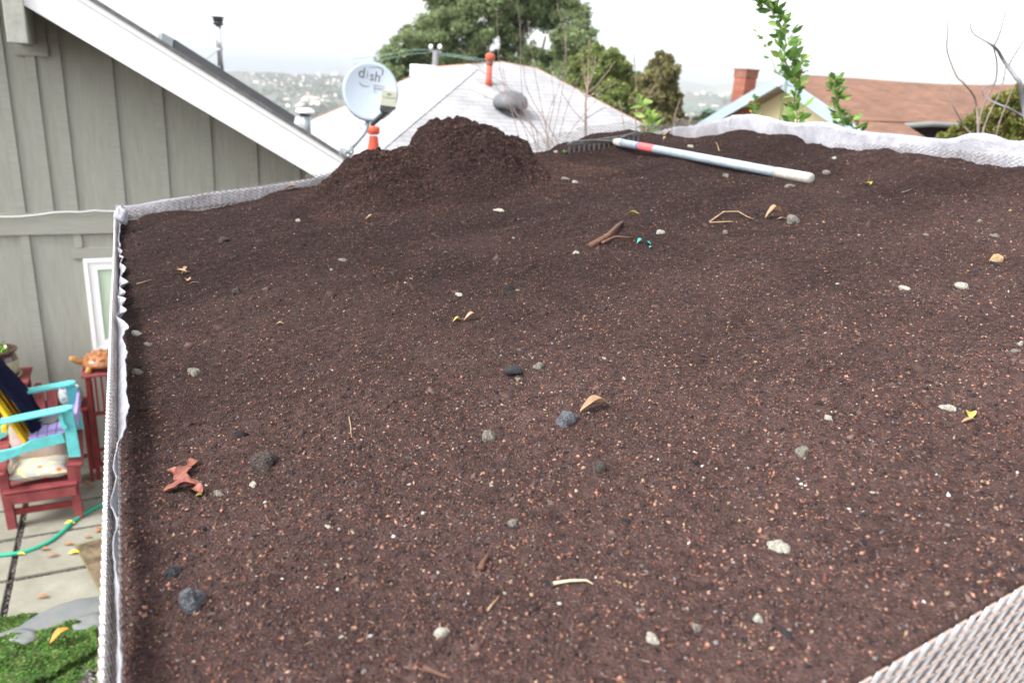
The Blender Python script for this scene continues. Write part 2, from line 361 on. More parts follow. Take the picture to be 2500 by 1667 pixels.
# crumbs of bark, grit and fibre lying on the soil
def scatter_pts(n, power=1.0):
    x = RNG.uniform(BX0+.004, BX1-.004, n*3); y = RNG.uniform(BY0+.003, BY1-.004, n*3)
    d = np.hypot(x*.9, y); p = np.clip((1.0/d)**power, .12, 1)
    k = RNG.uniform(0, 1, n*3) < p
    x, y = x[k][:n], y[k][:n]; return x, y
def rand_rot(n):
    q = RNG.normal(size=(n, 4)); q /= np.linalg.norm(q, axis=1)[:, None]; w, x, y, z = q.T
    return np.stack([1-2*(y*y+z*z), 2*(x*y-z*w), 2*(x*z+y*w), 2*(x*y+z*w), 1-2*(x*x+z*z), 2*(y*z-x*w), 2*(x*z-y*w), 2*(y*z+x*w), 1-2*(x*x+y*y)], 1).reshape(n, 3, 3)
OCT = np.array([[1,0,0],[-1,0,0],[0,1,0],[0,-1,0],[0,0,1],[0,0,-1]], float); OCF = np.array([[0,2,4],[2,1,4],[1,3,4],[3,0,4],[2,0,5],[1,2,5],[3,1,5],[0,3,5]])
pal = np.array([[.041,.0255,.0225],[.063,.039,.033],[.012,.011,.013],[.105,.045,.030],[.18,.095,.068],[.17,.12,.08],[.24,.235,.23],[.085,.075,.078]])
def crumbs(n, smin, smax, probs, elong, power=1.0, lift=.0, box=None):
    x, y = scatter_pts(n, power) if box is None else (RNG.uniform(box[0], box[1], n), np.clip(RNG.normal(box[2], box[3], n), BY0+.01, BY1-.01)); n = len(x); z = H(x, y)
    s = smin*(smax/smin)**(RNG.uniform(0, 1, n)**1.9)
    e = RNG.uniform(elong[0], elong[1], n)
    sc = np.stack([s*e, s*RNG.uniform(.6, 1., n), s*RNG.uniform(.45, .9, n)], 1)
    T = OCT[None]*(1+RNG.uniform(-.25, .25, (n, 6, 1)))*sc[:, None, :]
    rot = rand_rot(n)
    if elong[0] > 2:   # fibres lie flat
        a = RNG.uniform(0, 2*math.pi, n); t = RNG.normal(0, .22, n); ca, sa, ct, st = np.cos(a), np.sin(a), np.cos(t), np.sin(t)
        rot = np.stack([ca*ct, -sa, -ca*st, sa*ct, ca, -sa*st, st, 0*a, ct], 1).reshape(n, 3, 3)
    Vv = np.einsum('nij,nkj->nki', rot, T) + np.stack([x, y, z + s*.15 + lift], 1)[:, None, :]
    c = pal[RNG.choice(len(pal), n, p=probs)]*RNG.uniform(.7, 1.35, (n, 1))
    return Vv.reshape(-1, 3), (OCF[None]+np.arange(n)[:, None, None]*6).reshape(-1, 3), np.repeat(c, 6, 0)
parts = [crumbs(150000, .0009, .0032, [.38,.27,.14,.13,.018,.022,.004,.036], (1., 1.8), 1.1),
         crumbs(11000, .0012, .0040, [.0,.10,.12,.22,.38,.10,.02,.06], (1., 1.5), 1.7),
         crumbs(60000, .0004, .0009, [.30,.34,.08,.22,.03,.03,.0,.0], (6., 14.), 1.3),
         crumbs(9000, .003, .008, [.62,.25,.08,.05,.0,.0,.0,.0], (1., 1.5), .2, -.003),
         crumbs(420, .008, .017, [.62,.30,.08,.0,.0,.0,.0,.0], (1., 1.5), .1, -.006),
         crumbs(7000, .003, .008, [.50,.30,.10,.10,.0,.0,.0,.0], (1., 1.4), 0, -.003, (.62, 1.82, 3.05, .20)),
         crumbs(34000, .0012, .0036, [.34,.28,.10,.25,.015,.01,.0,.005], (1., 1.7), 0, 0, (.60, 1.9, 3.05, .22))]
o = 0; VV, FF, CC = [], [], []
for v_, f_, c_ in parts: VV.append(v_); FF.append(f_+o); CC.append(c_); o += len(v_)
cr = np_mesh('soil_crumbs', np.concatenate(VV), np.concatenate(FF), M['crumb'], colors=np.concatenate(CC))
tag(cr, 'loose bark crumbs, orange grit and root fibres on the dark compost', 'soil crumbs', kind='stuff')
# ------------------------------------------------------------------ ribbons: felt liner and expanded metal edging
def ribbon(bottom, top, amp=.004, freq=9., inward=(0,0,0), seed=0, rows=7, thick=.0015, step=.012):
    """sheet between two matching 3D polylines, rippled along its normal, closed with a real thickness"""
    B = np.array(bottom, float); T = np.array(top, float)
    sB = np.r_[0, np.cumsum(np.linalg.norm(np.diff(B, axis=0), axis=1))]
    n = max(8, int(sB[-1]/step)); t = np.linspace(0, sB[-1], n)
    Bi = np.stack([np.interp(t, sB, B[:, k]) for k in range(3)], 1)
    sT = np.linspace(0, 1, len(T)) if len(T) != len(B) else sB/sB[-1]
    Ti = np.stack([np.interp(t/sB[-1], sT, T[:, k]) for k in range(3)], 1)
    d = np.gradient(Bi, axis=0); up = Ti-Bi; nn = np.cross(d, up); nn /= np.linalg.norm(nn, axis=1)[:, None]+1e-9
    P = []
    for r in range(rows):
        k = r/(rows-1); w = amp*(.15+k)*(fbm(t*freq+seed, t*0+k*.6+seed, 3)*1.6)
        P.append(Bi*(1-k)+Ti*k + nn*w[:, None] + np.array(inward)*(k*k)*(1+.6*perlin(t*7+seed, t*0))[:, None])
    P = np.array(P); Q = P + nn[None]*thick
    V = np.concatenate([P.reshape(-1, 3), Q.reshape(-1, 3)]); F_ = []
    o2 = rows*n
    for r in range(rows-1):
        for c in range(n-1):
            a = r*n+c; F_ += [(a, a+1, a+n+1, a+n), (o2+a+n, o2+a+n+1, o2+a+1, o2+a)]
    for c in range(n-1): F_ += [(c+1, c, o2+c, o2+c+1), ((rows-1)*n+c, (rows-1)*n+c+1, o2+(rows-1)*n+c+1, o2+(rows-1)*n+c)]
    for r in range(rows-1): F_ += [(r*n, (r+1)*n, o2+(r+1)*n, o2+r*n), (r*n+n-1, o2+r*n+n-1, o2+(r+1)*n+n-1, (r+1)*n+n-1)]
    return V, F_
def lath(P0, X, Zt, nx_, rows, w, h, sw, thick, dropf=None, topf=None):
    """expanded metal: P0(s, k) gives the point s metres along and k metres up; strands w wide diamonds"""
    V, F_ = [], []
    def strand(a, b, c):
        # flat twisted strand of four sides
        a = np.array(a); b = np.array(b); d = b-a; L = np.linalg.norm(d)
        if L < 1e-6: return
        d /= L; up = np.array([0, 0, 1.]); s = np.cross(d, up); s /= np.linalg.norm(s)+1e-9; q = np.cross(s, d)
        s1 = (s*.6+q*.8*c)*sw/2; q1 = np.cross(d, s1/np.linalg.norm(s1))*thick/2; o = len(V)
        for p in (a, b):
            for g in (s1+q1, -s1+q1, -s1-q1, s1-q1): V.append(p+g)
        F_.extend([(o, o+1, o+5, o+4), (o+1, o+2, o+6, o+5), (o+2, o+3, o+7, o+6), (o+3, o, o+4, o+7)])
    for i_ in range(nx_):
        for j in range(rows):
            s0 = i_*w; k0 = j*h
            if topf and k0+h > topf(s0+w/2): continue
            if dropf and k0+h < dropf(s0+w/2): continue
            A_ = P0(s0, k0+h/2); B_ = P0(s0+w/2, k0+h); C_ = P0(s0+w, k0+h/2); D_ = P0(s0+w/2, k0)
            strand(A_, B_, 1); strand(B_, C_, -1); strand(C_, D_, 1); strand(D_, A_, -1)
    return V, F_
def cube(o): return o
def mk_ribbon(name, bottom, top, label, **k):
    v_, f_ = ribbon(bottom, top, **k); o = link_mesh(name, v_, f_, M['fabric']); o.data.polygons.foreach_set('use_smooth', [True]*len(f_)); return tag(o, label, 'liner')
# back left liner
tl = [(281,500),(300,503),(340,499),(400,487),(460,479),(520,469),(600,460),(640,455),(700,446),(760,436),(800,424),(860,400),(1000,372),(1150,352),(1280,346)]
top = [PY(u, v, 3.56) for u, v in tl]
bot = [np.array([p[0], 3.553, float(base(p[0]))-.03]) for p in top]
mk_ribbon('felt_liner', bot, top, 'pale felt strip along the back edge, in front of the grey gable', amp=.006, freq=7, seed=2)
# right liner (its top waves as in the picture)
tr_ = [(1600,326),(1630,318),(1650,311),(1700,305),(1740,296),(1775,286),(1800,281),(1840,279),(1870,284),(1900,292),(1930,299),(1960,301),(2000,298),(2030,300),(2060,310),(2100,319),(2150,325),(2200,328),(2260,335),(2320,341),(2345,337),(2375,327),(2410,326),(2435,331),(2455,341),(2480,343),(2500,341)]
top = [PX(u, v, 2.675) for u, v in tr_]
top += [np.array([2.675, y, 3.715+.01*math.sin(y*9)]) for y in (1.4, 1.1, .8, .5, .40)]
bot = [np.array([2.662, p[1], float(base(2.66))-.03]) for p in top]
mk_ribbon('felt_liner', bot, top, 'wide wavy grey-white felt strip standing along the right edge beyond the rake handle', amp=.022, freq=6, seed=5, rows=9)
# short folded flap of liner at the far corner
top = [PY(u, v, 3.57) for u, v in ((1475,318),(1520,322),(1560,324),(1600,322),(1640,316),(1668,308))]
bot = [np.array([p[0], 3.556, p[2]-.06]) for p in top]
mk_ribbon('felt_liner', bot, top, 'short low flap of felt folded at the far corner beside the rake head', amp=.008, freq=12, seed=9)
# left liner: stands between soil and mesh and folds in over the soil, ruffled between 650 and 900 px
RY, RZ = [.3,1.2,1.6,2.0,2.4,3.0,3.56], [3.235,3.25,3.24,3.235,3.212,3.20,3.20]
rim = lambda y: float(np.interp(y, RY, RZ))
ys = np.arange(.36, 3.56, .016)
fold = np.interp(ys, [.36,.7,.8,.95,1.12,1.2,1.30,1.5,1.7,1.95,2.05,2.2,2.35,2.6,2.9,3.2,3.4,3.56], [.007,.007,.006,.002,.0,.010,.022,.026,.024,.014,.022,.012,.026,.016,.008,.006,.016,.012])
ruf = np.interp(ys, [1.6,1.85,2.7,2.95], [0,1,1,0])
fold = fold + ruf*.010*np.sin(ys*46+2*np.sin(ys*9)) + .003*perlin(ys*14, ys*0)
# the liner is turned under between y=1.12 and y=.92 where soil spills to the mesh
top = [np.array([-.062+max(f, -.003), y, CZ-.606+.1405*-.05+.040+.006*perlin(y*11, 3.3)-(.030 if .86 < y < 1.19 else 0)]) for y, f in zip(ys, fold)]
top = [np.array([-.056+max(f, -.002)*.85, y, rim(y)-.004+.005*perlin(y*11, 3.3)]) for y, f in zip(ys, fold)]
bot = [np.array([-.053, y, rim(y)-.028]) for y in ys]
vs = []; yy = np.arange(.30, 3.56, .05)
for dx_ in (0, -.0012):
    for y in yy: vs += [(-.0662+.42*.034+dx_, y, rim(y)-.040), (-.0662+dx_, y, rim(y)-.006)]
n_ = len(yy); fs = []
for k in range(n_-1): a = 2*k; b = 2*n_+2*k; fs += [(a, a+1, a+3, a+2), (b+2, b+3, b+1, b), (a+1, b+1, b+3, a+3)]
tag(MB().add(vs, fs).build('edge_strip', mat('tan_strip', (.30,.21,.165), .8, var=.15, vscale=6)), 'thin tan board behind the bright mesh on the left edge', 'board')
mk_ribbon('felt_liner', bot, top, 'ruffled white felt strip along the left edge above the patio', amp=.004, freq=16, seed=12, step=.009)
mb = MB(); c = np.array([-.040, 3.22, 3.235]); mb.blob(c, (.022, .045, .03), 3, .35, 8)
tag(mb.build('felt_clump', M['fabric']), 'crumpled knob of white felt in the far left corner of the roof', 'felt clump')
# expanded metal edging
def top_y(px, Y): return sorted((float(PY(u, v, Y)[0]), float(PY(u, v, Y)[2])) for u, v in px)
mt = top_y([(280,508),(340,503),(400,490),(470,472),(560,458),(640,448),(700,439),(760,424),(820,410),(900,385),(1000,372),(1150,356),(1285,346),(1330,330),(1400,315),(1450,300),(1520,294),(1560,296),(1620,302),(1680,307),(1715,306)], 3.545)
mx0, mz0 = [a for a, b in mt], [b for a, b in mt]
L0 = mx0[0]
v_, f_ = lath(lambda s, k: (L0+s, 3.545, 3.08+.1405*(L0+s)+k), 0, 0, int((2.80-L0)/.024), 28, .024, .014, .0022, .0012,
    topf=lambda s: float(np.interp(L0+s, mx0, mz0))-(3.08+.1405*(L0+s)), dropf=lambda s: .05)
tag(link_mesh('metal_lath', v_, f_, M['lathdark']), 'diamond metal mesh standing along the far edge in front of the pale hip roof', 'mesh')
v_, f_ = lath(lambda s, k: (2.648, .42+s, 3.40+k), 0, 0, int(3.1/.024), 20, .024, .014, .0017, .0010, topf=lambda s: .262+.014*math.sin(s*5)+.02*math.sin(s*2.1))
tag(link_mesh('metal_lath', v_, f_, M['lathdark']), 'diamond metal mesh half buried along the right edge against the wavy felt', 'mesh')
v_, f_ = lath(lambda s, k: (-.0665+.42*k, .30+s, rim(.3+s)-k), 0, 0, int(3.25/.017), 4, .017, .0105, .0013, .0009)
v2, f2 = lath(lambda s, k: (-.0648+.42*k, .30+s, rim(.3+s)+.001-k), 0, 0, int(3.25/.017), 1, .017, .0065, .0018, .0012)
f_ = f_ + [tuple(i_+len(v_) for i_ in f) for f in f2]; v_ = list(v_) + list(v2)
tag(link_mesh('metal_lath', v_, f_, M['lath']), 'bright metal mesh seen nearly edge on along the left side above the patio', 'mesh')
# near edge: felt and lath face the camera
vv = lambda x: 3.283+.1405*(x-.6)*1.55
nb = [np.array([x, .385, 2.9+.14*x]) for x in np.arange(-.07, 2.7, .03)]
ntp = [np.array([x, .383, vv(x)-.006+.010*perlin(x*26, 1.7)]) for x in np.arange(-.07, 2.7, .03)]
mk_ribbon('felt_liner', nb, ntp, 'white felt behind the coarse bright mesh at the lower right corner', amp=.003, freq=14, seed=21)
def P0n(s, k): return (-.07+s-.004*k/.01*0, .380-.012*max(0, (.2-k)), vv(-.07+s)-.205+k)
V, F_ = [], []; MI = []
wN, hN = .0215, .0160
for i_ in range(-2, int(2.75/wN)):
    for j in range(14):
        kk = .205-.0045-j*hN; x0 = -.07+i_*wN+(j % 2)*wN*.5
        if x0 < -.07 or (x0 > 1.4 and j > 5): continue
        # bright long strand rising to the right and a short dark return strand
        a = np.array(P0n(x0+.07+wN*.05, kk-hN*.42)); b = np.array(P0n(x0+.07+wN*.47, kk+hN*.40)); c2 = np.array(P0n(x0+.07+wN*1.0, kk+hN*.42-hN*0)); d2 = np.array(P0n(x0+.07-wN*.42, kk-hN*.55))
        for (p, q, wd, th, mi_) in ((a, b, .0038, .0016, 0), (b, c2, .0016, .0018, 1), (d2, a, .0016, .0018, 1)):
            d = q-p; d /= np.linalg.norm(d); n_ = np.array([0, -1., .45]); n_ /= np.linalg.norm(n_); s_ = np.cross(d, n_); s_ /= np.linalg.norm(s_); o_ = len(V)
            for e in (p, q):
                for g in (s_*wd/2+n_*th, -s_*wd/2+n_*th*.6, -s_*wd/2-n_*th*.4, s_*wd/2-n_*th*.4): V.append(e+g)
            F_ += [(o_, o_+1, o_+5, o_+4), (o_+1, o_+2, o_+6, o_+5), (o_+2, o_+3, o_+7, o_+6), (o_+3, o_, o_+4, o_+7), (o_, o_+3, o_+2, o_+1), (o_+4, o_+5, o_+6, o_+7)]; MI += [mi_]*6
tag(link_mesh('metal_lath', V, F_, [M['lath'], M['lathshade']], None, MI), 'coarse bright expanded mesh over white felt at the lower right corner', 'mesh')
# ------------------------------------------------------------------ the shed that carries the soil
sh = thing('garden_shed', (1.3, 2, 0), 'low timber shed under the sloping bed of compost', 'shed')
def slope(x0, x1, y0, y1, d0, d1):
    vs = [(x, y, float(base(x))-d) for d in (d0, d1) for (x, y) in ((x0, y0), (x1, y0), (x1, y1), (x0, y1))]
    return MB().add(vs, [(0,3,2,1),(4,5,6,7),(0,1,5,4),(1,2,6,5),(2,3,7,6),(3,0,4,7)])
slope(-.060, 2.70, .392, 3.60, .16, .105).build('roof', M['wood'], sh)
w = MB()
for (x0, x1, y0, y1) in ((.05,.11,.5,3.45),(2.5,2.56,.5,3.45),(.11,2.5,.5,.56),(.11,2.5,3.39,3.45)):
    w.add([(x0,y0,0),(x1,y0,0),(x1,y1,0),(x0,y1,0)]+[(x,y,float(base(x))-.163) for x,y in ((x0,y0),(x1,y0),(x1,y1),(x0,y1))], [(0,3,2,1),(4,5,6,7),(0,1,5,4),(1,2,6,5),(2,3,7,6),(3,0,4,7)])
w.build('wall', M['wood'], sh)
# ------------------------------------------------------------------ bow rake
def soilz(x, y): return float(H(np.array([x]), np.array([y]))[0])
he = on_soil(1978, 452); hf = on_soil(1505, 352)
pe = np.array([he[0], he[1], soilz(he[0], he[1])+.012]); pf = np.array([hf[0], hf[1], soilz(hf[0], hf[1])+.045])
ns_ = (PD(1981, 438, 1)-ORI)*0
# bring the handle ends onto the viewed lines
pe = PD(1982, 437, float((pe-ORI) @ CF)); h1 = on_soil(1392, 376); h2 = on_soil(1560, 346); d1 = float((h1-ORI) @ CF); d2 = float((h2-ORI) @ CF)
print('RAKE', d1, d2, float((pe-ORI) @ CF))
pf = PD(1500, 346, d1*.4+d2*.6)
hd = (pe-pf)/np.linalg.norm(pe-pf); HL = float(np.linalg.norm(pe-pf))
rk = thing('bow_rake', (pf+pe)/2, 'steel bow rake with pale blue metal handle lying on the compost', 'rake')
P_ = lambda t: pf+hd*HL*t
MB().tube([P_(.055), P_(.5), P_(.862)], .0185, 20).build('handle', M['alu'], rk)
g = MB().tube([P_(.86), P_(.885), P_(.985), P_(.997), P_(1.)], [.0192, .0198, .0205, .019, .012], 22).build('grip', M['grip'], rk)
MB().tube([P_(.0), P_(.02), P_(.056)], [.013, .0185, .0205], 16).build('ferrule', M['grip'], rk)
MB().tube([P_(.17), P_(.26)], .0189, 20, cap=False).build('sticker', M['sticker'], rk)
MB().tube([P_(.160), P_(.171)], .01895, 20, cap=False).build('sticker_edge', M['stickerb'], rk)
hl = PD(1386, 353, d1); hr = PD(1562, 327, d2)
z1 = soilz(hl[0], hl[1]); mid = (hl+hr)/2
hb = MB().bar(hl, hr, .014, .010).build('tine_bar', M['rakesteel'], rk)
fer = P_(.0)
def bow(s):
    e = hl if s else hr; m_ = e + (fer-e)*.5 + np.array([0, 0, .012])
    q = e + (fer-e)*.12 + np.array([0, 0, .012])
    return MB().tube([e, q, m_, fer+(e-fer)*.12+np.array([0,0,.004]), fer], [.006, .0055, .0055, .006, .008], 10)
bow(1).build('bow_arm', M['rakesteel'], rk); bow(0).build('bow_arm', M['rakesteel'], rk)
for k in range(15):
    p = hl+(hr-hl)*(k+.3)/14.6; dn = np.array([.0, -.012, -.062])
    MB().bar(p, p+dn, .008, .006, up=hd).build('tine', M['rakesteel'], rk)
# ------------------------------------------------------------------ stones, chips, leaves and twigs on the compost
stone_m = {}
def smat(k):
    if k not in stone_m:
        c = {'w': ((.30,.29,.24), (.46,.44,.37)), 'g': ((.12,.11,.09), (.24,.22,.185)), 'd': ((.03,.025,.024), (.085,.065,.055)), 'o': ((.38,.22,.09), (.50,.37,.21)), 'b': ((.05,.055,.07), (.15,.155,.17)), 'k': ((.012,.012,.014),(.05,.05,.055))}[k]
        stone_m[k] = mat('stone_'+{'w':'pale','g':'grey','d':'brown','o':'ochre','b':'bluish','k':'black'}[k], tuple(q*.55 for q in c[0]), .9, col2=c[1], vscale=330, bump=.9, bscale=300, detail=10)
    return stone_m[k]
def stone(u, v, wpx, hpx, kind, label, group=None, seed=0, name='pebble', cat='pebble', sink=.36, tilt=0):
    p = on_soil(u, v+hpx*.3); d = float((p-ORI) @ CF); w_ = wpx/F*d/2; h_ = hpx/F*d/2
    mb = MB(); rr = random.Random(seed*7+u)
    mb.blob((0, 0, 0), (w_, (w_+h_)*.5, h_*1.05), seed+u, .26, 11 if wpx > 12 else 7, smooth=False if rr.random() < .6 else True, freq=1.15)
    az = math.atan2(CR[1], CR[0]); ca, sa = math.cos(az), math.sin(az); ct, st = math.cos(tilt), math.sin(tilt)
    vs = []
    for (x, y, z) in mb.v:
        x, z = x*ct-z*st, x*st+z*ct
        vs.append((p[0]+x*ca-y*sa, p[1]+x*sa+y*ca, p[2]+z+h_*(1-2*sink)))
    mb.v = vs
    o = mb.build(name, smat(kind)); return tag(o, label, cat, group)
big = [(1122,718,17,11,'w','small white pebble high in the middle of the compost'),
 (1190,1063,34,34,'g','grey triangular stone left of the buried leaf'),(1383,1018,46,42,'b','rounded grey stone partly buried beside the curled brown leaf'),
 (651,1122,60,56,'d','large brown dirt-covered lump in the left half of the compost'),(1956,1100,26,34,'g','upright speckled egg-shaped pebble right of centre'),
 (1902,1332,56,30,'w','broad flat cream stone low on the right'),(1076,1541,38,30,'w','white stone nearest the bottom edge left of centre'),
 (1592,1556,32,30,'w','square white chip low right of centre, between two paler stones'),(1698,1530,24,28,'g','small upright grey chip right of the square white chip'),
 (1254,1273,26,24,'g','little triangular grey stone below the centre'),(2022,1020,24,18,'w','ragged white chip on the right side level with the grey stone'),
 (2208,703,24,16,'w','pale rounded pebble in the right half, left of its twin'),(2347,696,32,22,'w','pale pebble on the right nearest the frame, peaked on top'),
 (2432,630,22,26,'o','orange and cream pebble near the right edge'),(1612,567,22,14,'w','pale pebble just left of the bent straw'),
 (1935,536,34,28,'g','grey stone beside the curled dry leaf below the rake handle'),(1315,893,26,22,'g','light grey speckled stone beside the black clod'),
 (1312,893,3,3,'g',''),(1266,924,18,10,'g','small pale stone under the black clod'),
 (335,906,24,20,'g','round grey stone close to the left edge, lower of two'),(478,905,32,26,'g','speckled mossy stone right of the left edge'),
 (333,812,22,16,'w','pale stone near the left edge below the ruffled liner'),(362,840,18,12,'g','small grey stone just below the pale one at the left edge'),
 (619,1181,18,14,'w','small cream pebble below the large brown lump'),(535,1203,24,16,'g','crooked grey chip below the red leaf'),
 (1773,428,14,14,'g','small tapered stone below the rake handle'),(2017,421,18,14,'g','small grey stone beyond the end of the rake handle'),
 (1926,454,26,9,'g','flat stone next to the end of the rake grip'),(728,538,12,10,'w','white chip below the left foot of the mound'),
 (1219,513,26,8,'w','long white chip in front of the mound'),(1687,357,14,9,'w','white pebble beyond the rake handle, left of a tan twig'),
 (1357,370,10,9,'w','white pebble left of the rake tines'),(2036,386,11,8,'w','bright white pebble near the right hand felt'),
 (1850,1510,26,28,'w','pale chip low on the right between the flat cream stone and the corner mesh'),(2380,950,3,3,'g',''),
 (1227,1575,14,12,'b','bluish chip right of the nearest white stone'),(893,1640,30,20,'g','pale buried stone at the very bottom edge'),
 (2318,994,48,16,'w','long pale stone fragment on the right above the yellow leaf'),(2490,838,14,14,'w','pale stone cut by the right edge of the picture'),
 (1380,436,20,8,'g','flat stone right of the mound foot'),(1404,444,13,8,'w','small white stone next to the flat one right of the mound'),
 (839,634,22,9,'g','grey chip in the upper left of the compost'),(1406,617,16,9,'w','small white chip below the dark twigs'),
 (1770,567,14,14,'g','small grey pebble beneath the bent straw'),(2478,856,20,10,'g','flat grey stone at the right edge below the pale one'),
 (2261,573,16,9,'g','small grey stone in the upper right'),(2427,575,22,12,'g','grey-brown stone in the upper right near the frame'),(2391,540,14,9,'g','little tan stone above the grey-brown one at upper right')]
for k, (u, v, a, b, c, lab) in enumerate(big):
    if lab: stone(u, v, a, b, c, lab, seed=k)
stone(1316, 895, 40, 24, 'k', 'black clod in the middle of the compost', name='clod', cat='clod', seed=3).location.x -= .055
stone(470, 1458, 50, 74, 'b', 'glittering dark wrinkled clod near the lower left corner', name='clod', cat='clod', seed=5, sink=.35)
stone(422, 1395, 46, 34, 'k', 'black soft clod above the glittering one at lower left', name='clod', cat='clod', seed=6, sink=.45)
stone(577, 712, 22, 18, 'd', 'small dark clod in the upper left of the compost', name='clod', cat='clod', seed=8, sink=.2)
stone(546, 586, 22, 14, 'd', 'dark clod behind the small one in the upper left', name='clod', cat='clod', seed=9, sink=.2)
stone(1463, 1137, 30, 40, 'd', 'dark brown clod below the curled leaf', name='clod', cat='clod', seed=10, sink=.4)
rr = random.Random(5)
for k in range(110):
    u = rr.uniform(330, 2480); v = 420+(rr.random()**.75)*1200
    if v > 1667-(u-2050)*.55 and u > 2000: continue
    if v < 560 and u < 420: continue
    s = rr.uniform(4, 9)*(.65+.5*(v/1667)); kind = rr.choice('wwggbo') if rr.random() < .85 else 'd'
    stone(u, v, s*rr.uniform(1, 1.6), s*.8, kind, 'tiny pale chip scattered on the dark compost', 'tiny chips scattered on the compost', seed=k, name='chip', cat='chip', sink=.2)
# leaves
def leaf_sheet(u, v, L, Wd, ang, curl, mat_, label, name='dead_leaf', cat='leaf', lift=.003, fold=.3, lobes=0, tiltz=0.2, parent_z=None, P=None):
    p = on_soil(u, v) if P is None else P; d = float((p-ORI) @ CF); L = L/F*d; Wd = Wd/F*d
    az = math.atan2(CR[1], CR[0])+ang; ca, sa = math.cos(az), math.sin(az); n = 16; m = 8; vs = []
    for k in (0, 1):
        for i_ in range(n+1):
            t = i_/n; w0 = math.sin(math.pi*min(1, t*.93+.05))**.8
            if lobes: w0 *= .55+.45*abs(math.cos(lobes*math.pi*t))
            for j in range(m+1):
                s = j/m*2-1; x = (t-.5)*L; y = s*Wd/2*w0
                z = abs(s)*fold*Wd*w0 + curl*L*(math.sin(t*math.pi)**1)+.05*Wd*math.sin(9*t+4*s)-k*.0006 + tiltz*(t)*L
                vs.append((p[0]+x*ca-y*sa, p[1]+x*sa+y*ca, p[2]+z+lift))
    fs = []; o2 = (n+1)*(m+1)
    for i_ in range(n):
        for j in range(m):
            a = i_*(m+1)+j; fs += [(a, a+m+1, a+m+2, a+1), (o2+a+1, o2+a+m+2, o2+a+m+1, o2+a)]
    mb = MB(); mb.add(vs, fs, 0, True); return mb, name, mat_, label, cat
def put(mbt):
    mb, name, m_, lab, cat = mbt; return tag(mb.build(name, m_), lab, cat)
M['lred'] = mat('red_leaf', (.15,.025,.025), .7, col2=(.33,.15,.10), vscale=90, detail=8, trans=.2)
M['lbrown'] = mat('brown_leaf', (.06,.03,.02), .8, col2=(.13,.065,.04), vscale=40)
M['ltan'] = mat('tan_leaf', (.22,.13,.075), .8, col2=(.34,.24,.15), vscale=60)
M['lyel'] = mat('yellow_leaf', (.34,.26,.04), .6, col2=(.48,.40,.12), vscale=60, trans=.2)
M['lgreen'] = mat('teal_scrap', (.03,.30,.28), .4)
def cluster(name, label, cat, pieces, u, v, pname='leaf_blade'):
    p = on_soil(u, v); t = thing(name, p, label, cat)
    for q in pieces:
        mb = leaf_sheet(*q[:6], q[6], '', **(q[7] if len(q) > 7 else {}))[0]; mb.build(pname, q[6], t)
    return t
cluster('dead_leaf', 'crumpled red and orange leaf on the compost near the left edge', 'leaf',
  [(448,1200,74,52,.2,.14,M['lred'],dict(lobes=2)),(448,1165,56,34,1.2,.06,M['lred']),(473,1140,30,28,1.0,.1,M['lred']),(424,1162,40,24,2.6,.06,M['lred']),(478,1208,46,34,-.5,.1,M['lred']),(418,1200,40,18,.7,.06,M['lred']),(486,1214,14,12,.2,.1,M['lyel'])], 450, 1200)
cluster('dead_leaf', 'curled pale brown leaf right of the rounded grey stone', 'leaf', [(1450,1006,74,26,.35,.16,M['ltan'],dict(fold=.6))], 1450, 1010)
cluster('dead_leaf', 'twisted tan leaf with two tips in the upper left of the compost', 'leaf',
  [(437,672,46,12,-.25,.1,M['ltan']),(455,668,30,10,1.2,.3,M['ltan']),(458,690,30,16,-1.1,.1,M['ltan']),(472,699,30,8,.2,.1,M['lbrown'])], 455, 690)
cluster('dead_leaf', 'yellow and tan leaf near the right edge under the long pale stone', 'leaf', [(2366,1020,26,24,1.3,.2,M['lyel']),(2362,1034,36,10,.2,.1,M['ltan'])], 2366, 1022)
cluster('dead_leaf', 'small yellow leaf spray in the upper right of the compost', 'leaf', [(2112,455,32,8,-1.1,.1,M['lyel']),(2124,452,16,7,1.3,.2,M['lyel'])], 2114, 458)
cluster('dead_leaf', 'curled cream leaf left of the grey stone under the rake handle', 'leaf', [(1888,534,44,18,.25,.3,M['ltan'],dict(fold=.7)),(1907,540,26,6,-.3,.1,M['ltan'])], 1890, 536)
cluster('dead_leaf', 'slender yellow leaf above the dark twigs', 'leaf', [(1542,528,34,8,-.5,.15,M['lyel'])], 1542, 530)
cluster('dead_leaf', 'pair of little cream leaves left of centre', 'leaf', [(1116,788,22,10,.3,.3,M['lyel']),(1150,784,36,14,.35,.3,M['ltan'])], 1130, 788)
cluster('dead_leaf', 'brown leaf lying at the top left where compost meets the felt', 'leaf', [(712,466,30,13,.1,.2,M['ltan'])], 712, 467)
cluster('dead_leaf', 'tan leaf by the felt flap right of the rake head', 'leaf', [(1628,333,16,11,.2,.3,M['ltan']),(1622,341,12,6,1,.3,M['ltan'])], 1626, 338)
cluster('dead_leaf', 'short pink-brown leaf scrap in front of the left foot of the mound', 'leaf', [(905,536,24,8,.5,.2,M['ltan'])], 905, 538)
cluster('dead_leaf', 'small cream leaf scrap in the left part of the compost', 'leaf', [(683,797,20,8,.1,.2,M['ltan'])], 683, 798)
cluster('plastic_scrap', 'torn teal plastic scrap below the dark twigs', 'scrap', [(1562,594,16,11,.6,.3,M['lgreen']),(1580,600,18,8,-.6,.2,M['lgreen']),(1588,607,8,6,.5,.2,M['lgreen'])], 1574, 600, 'strip')
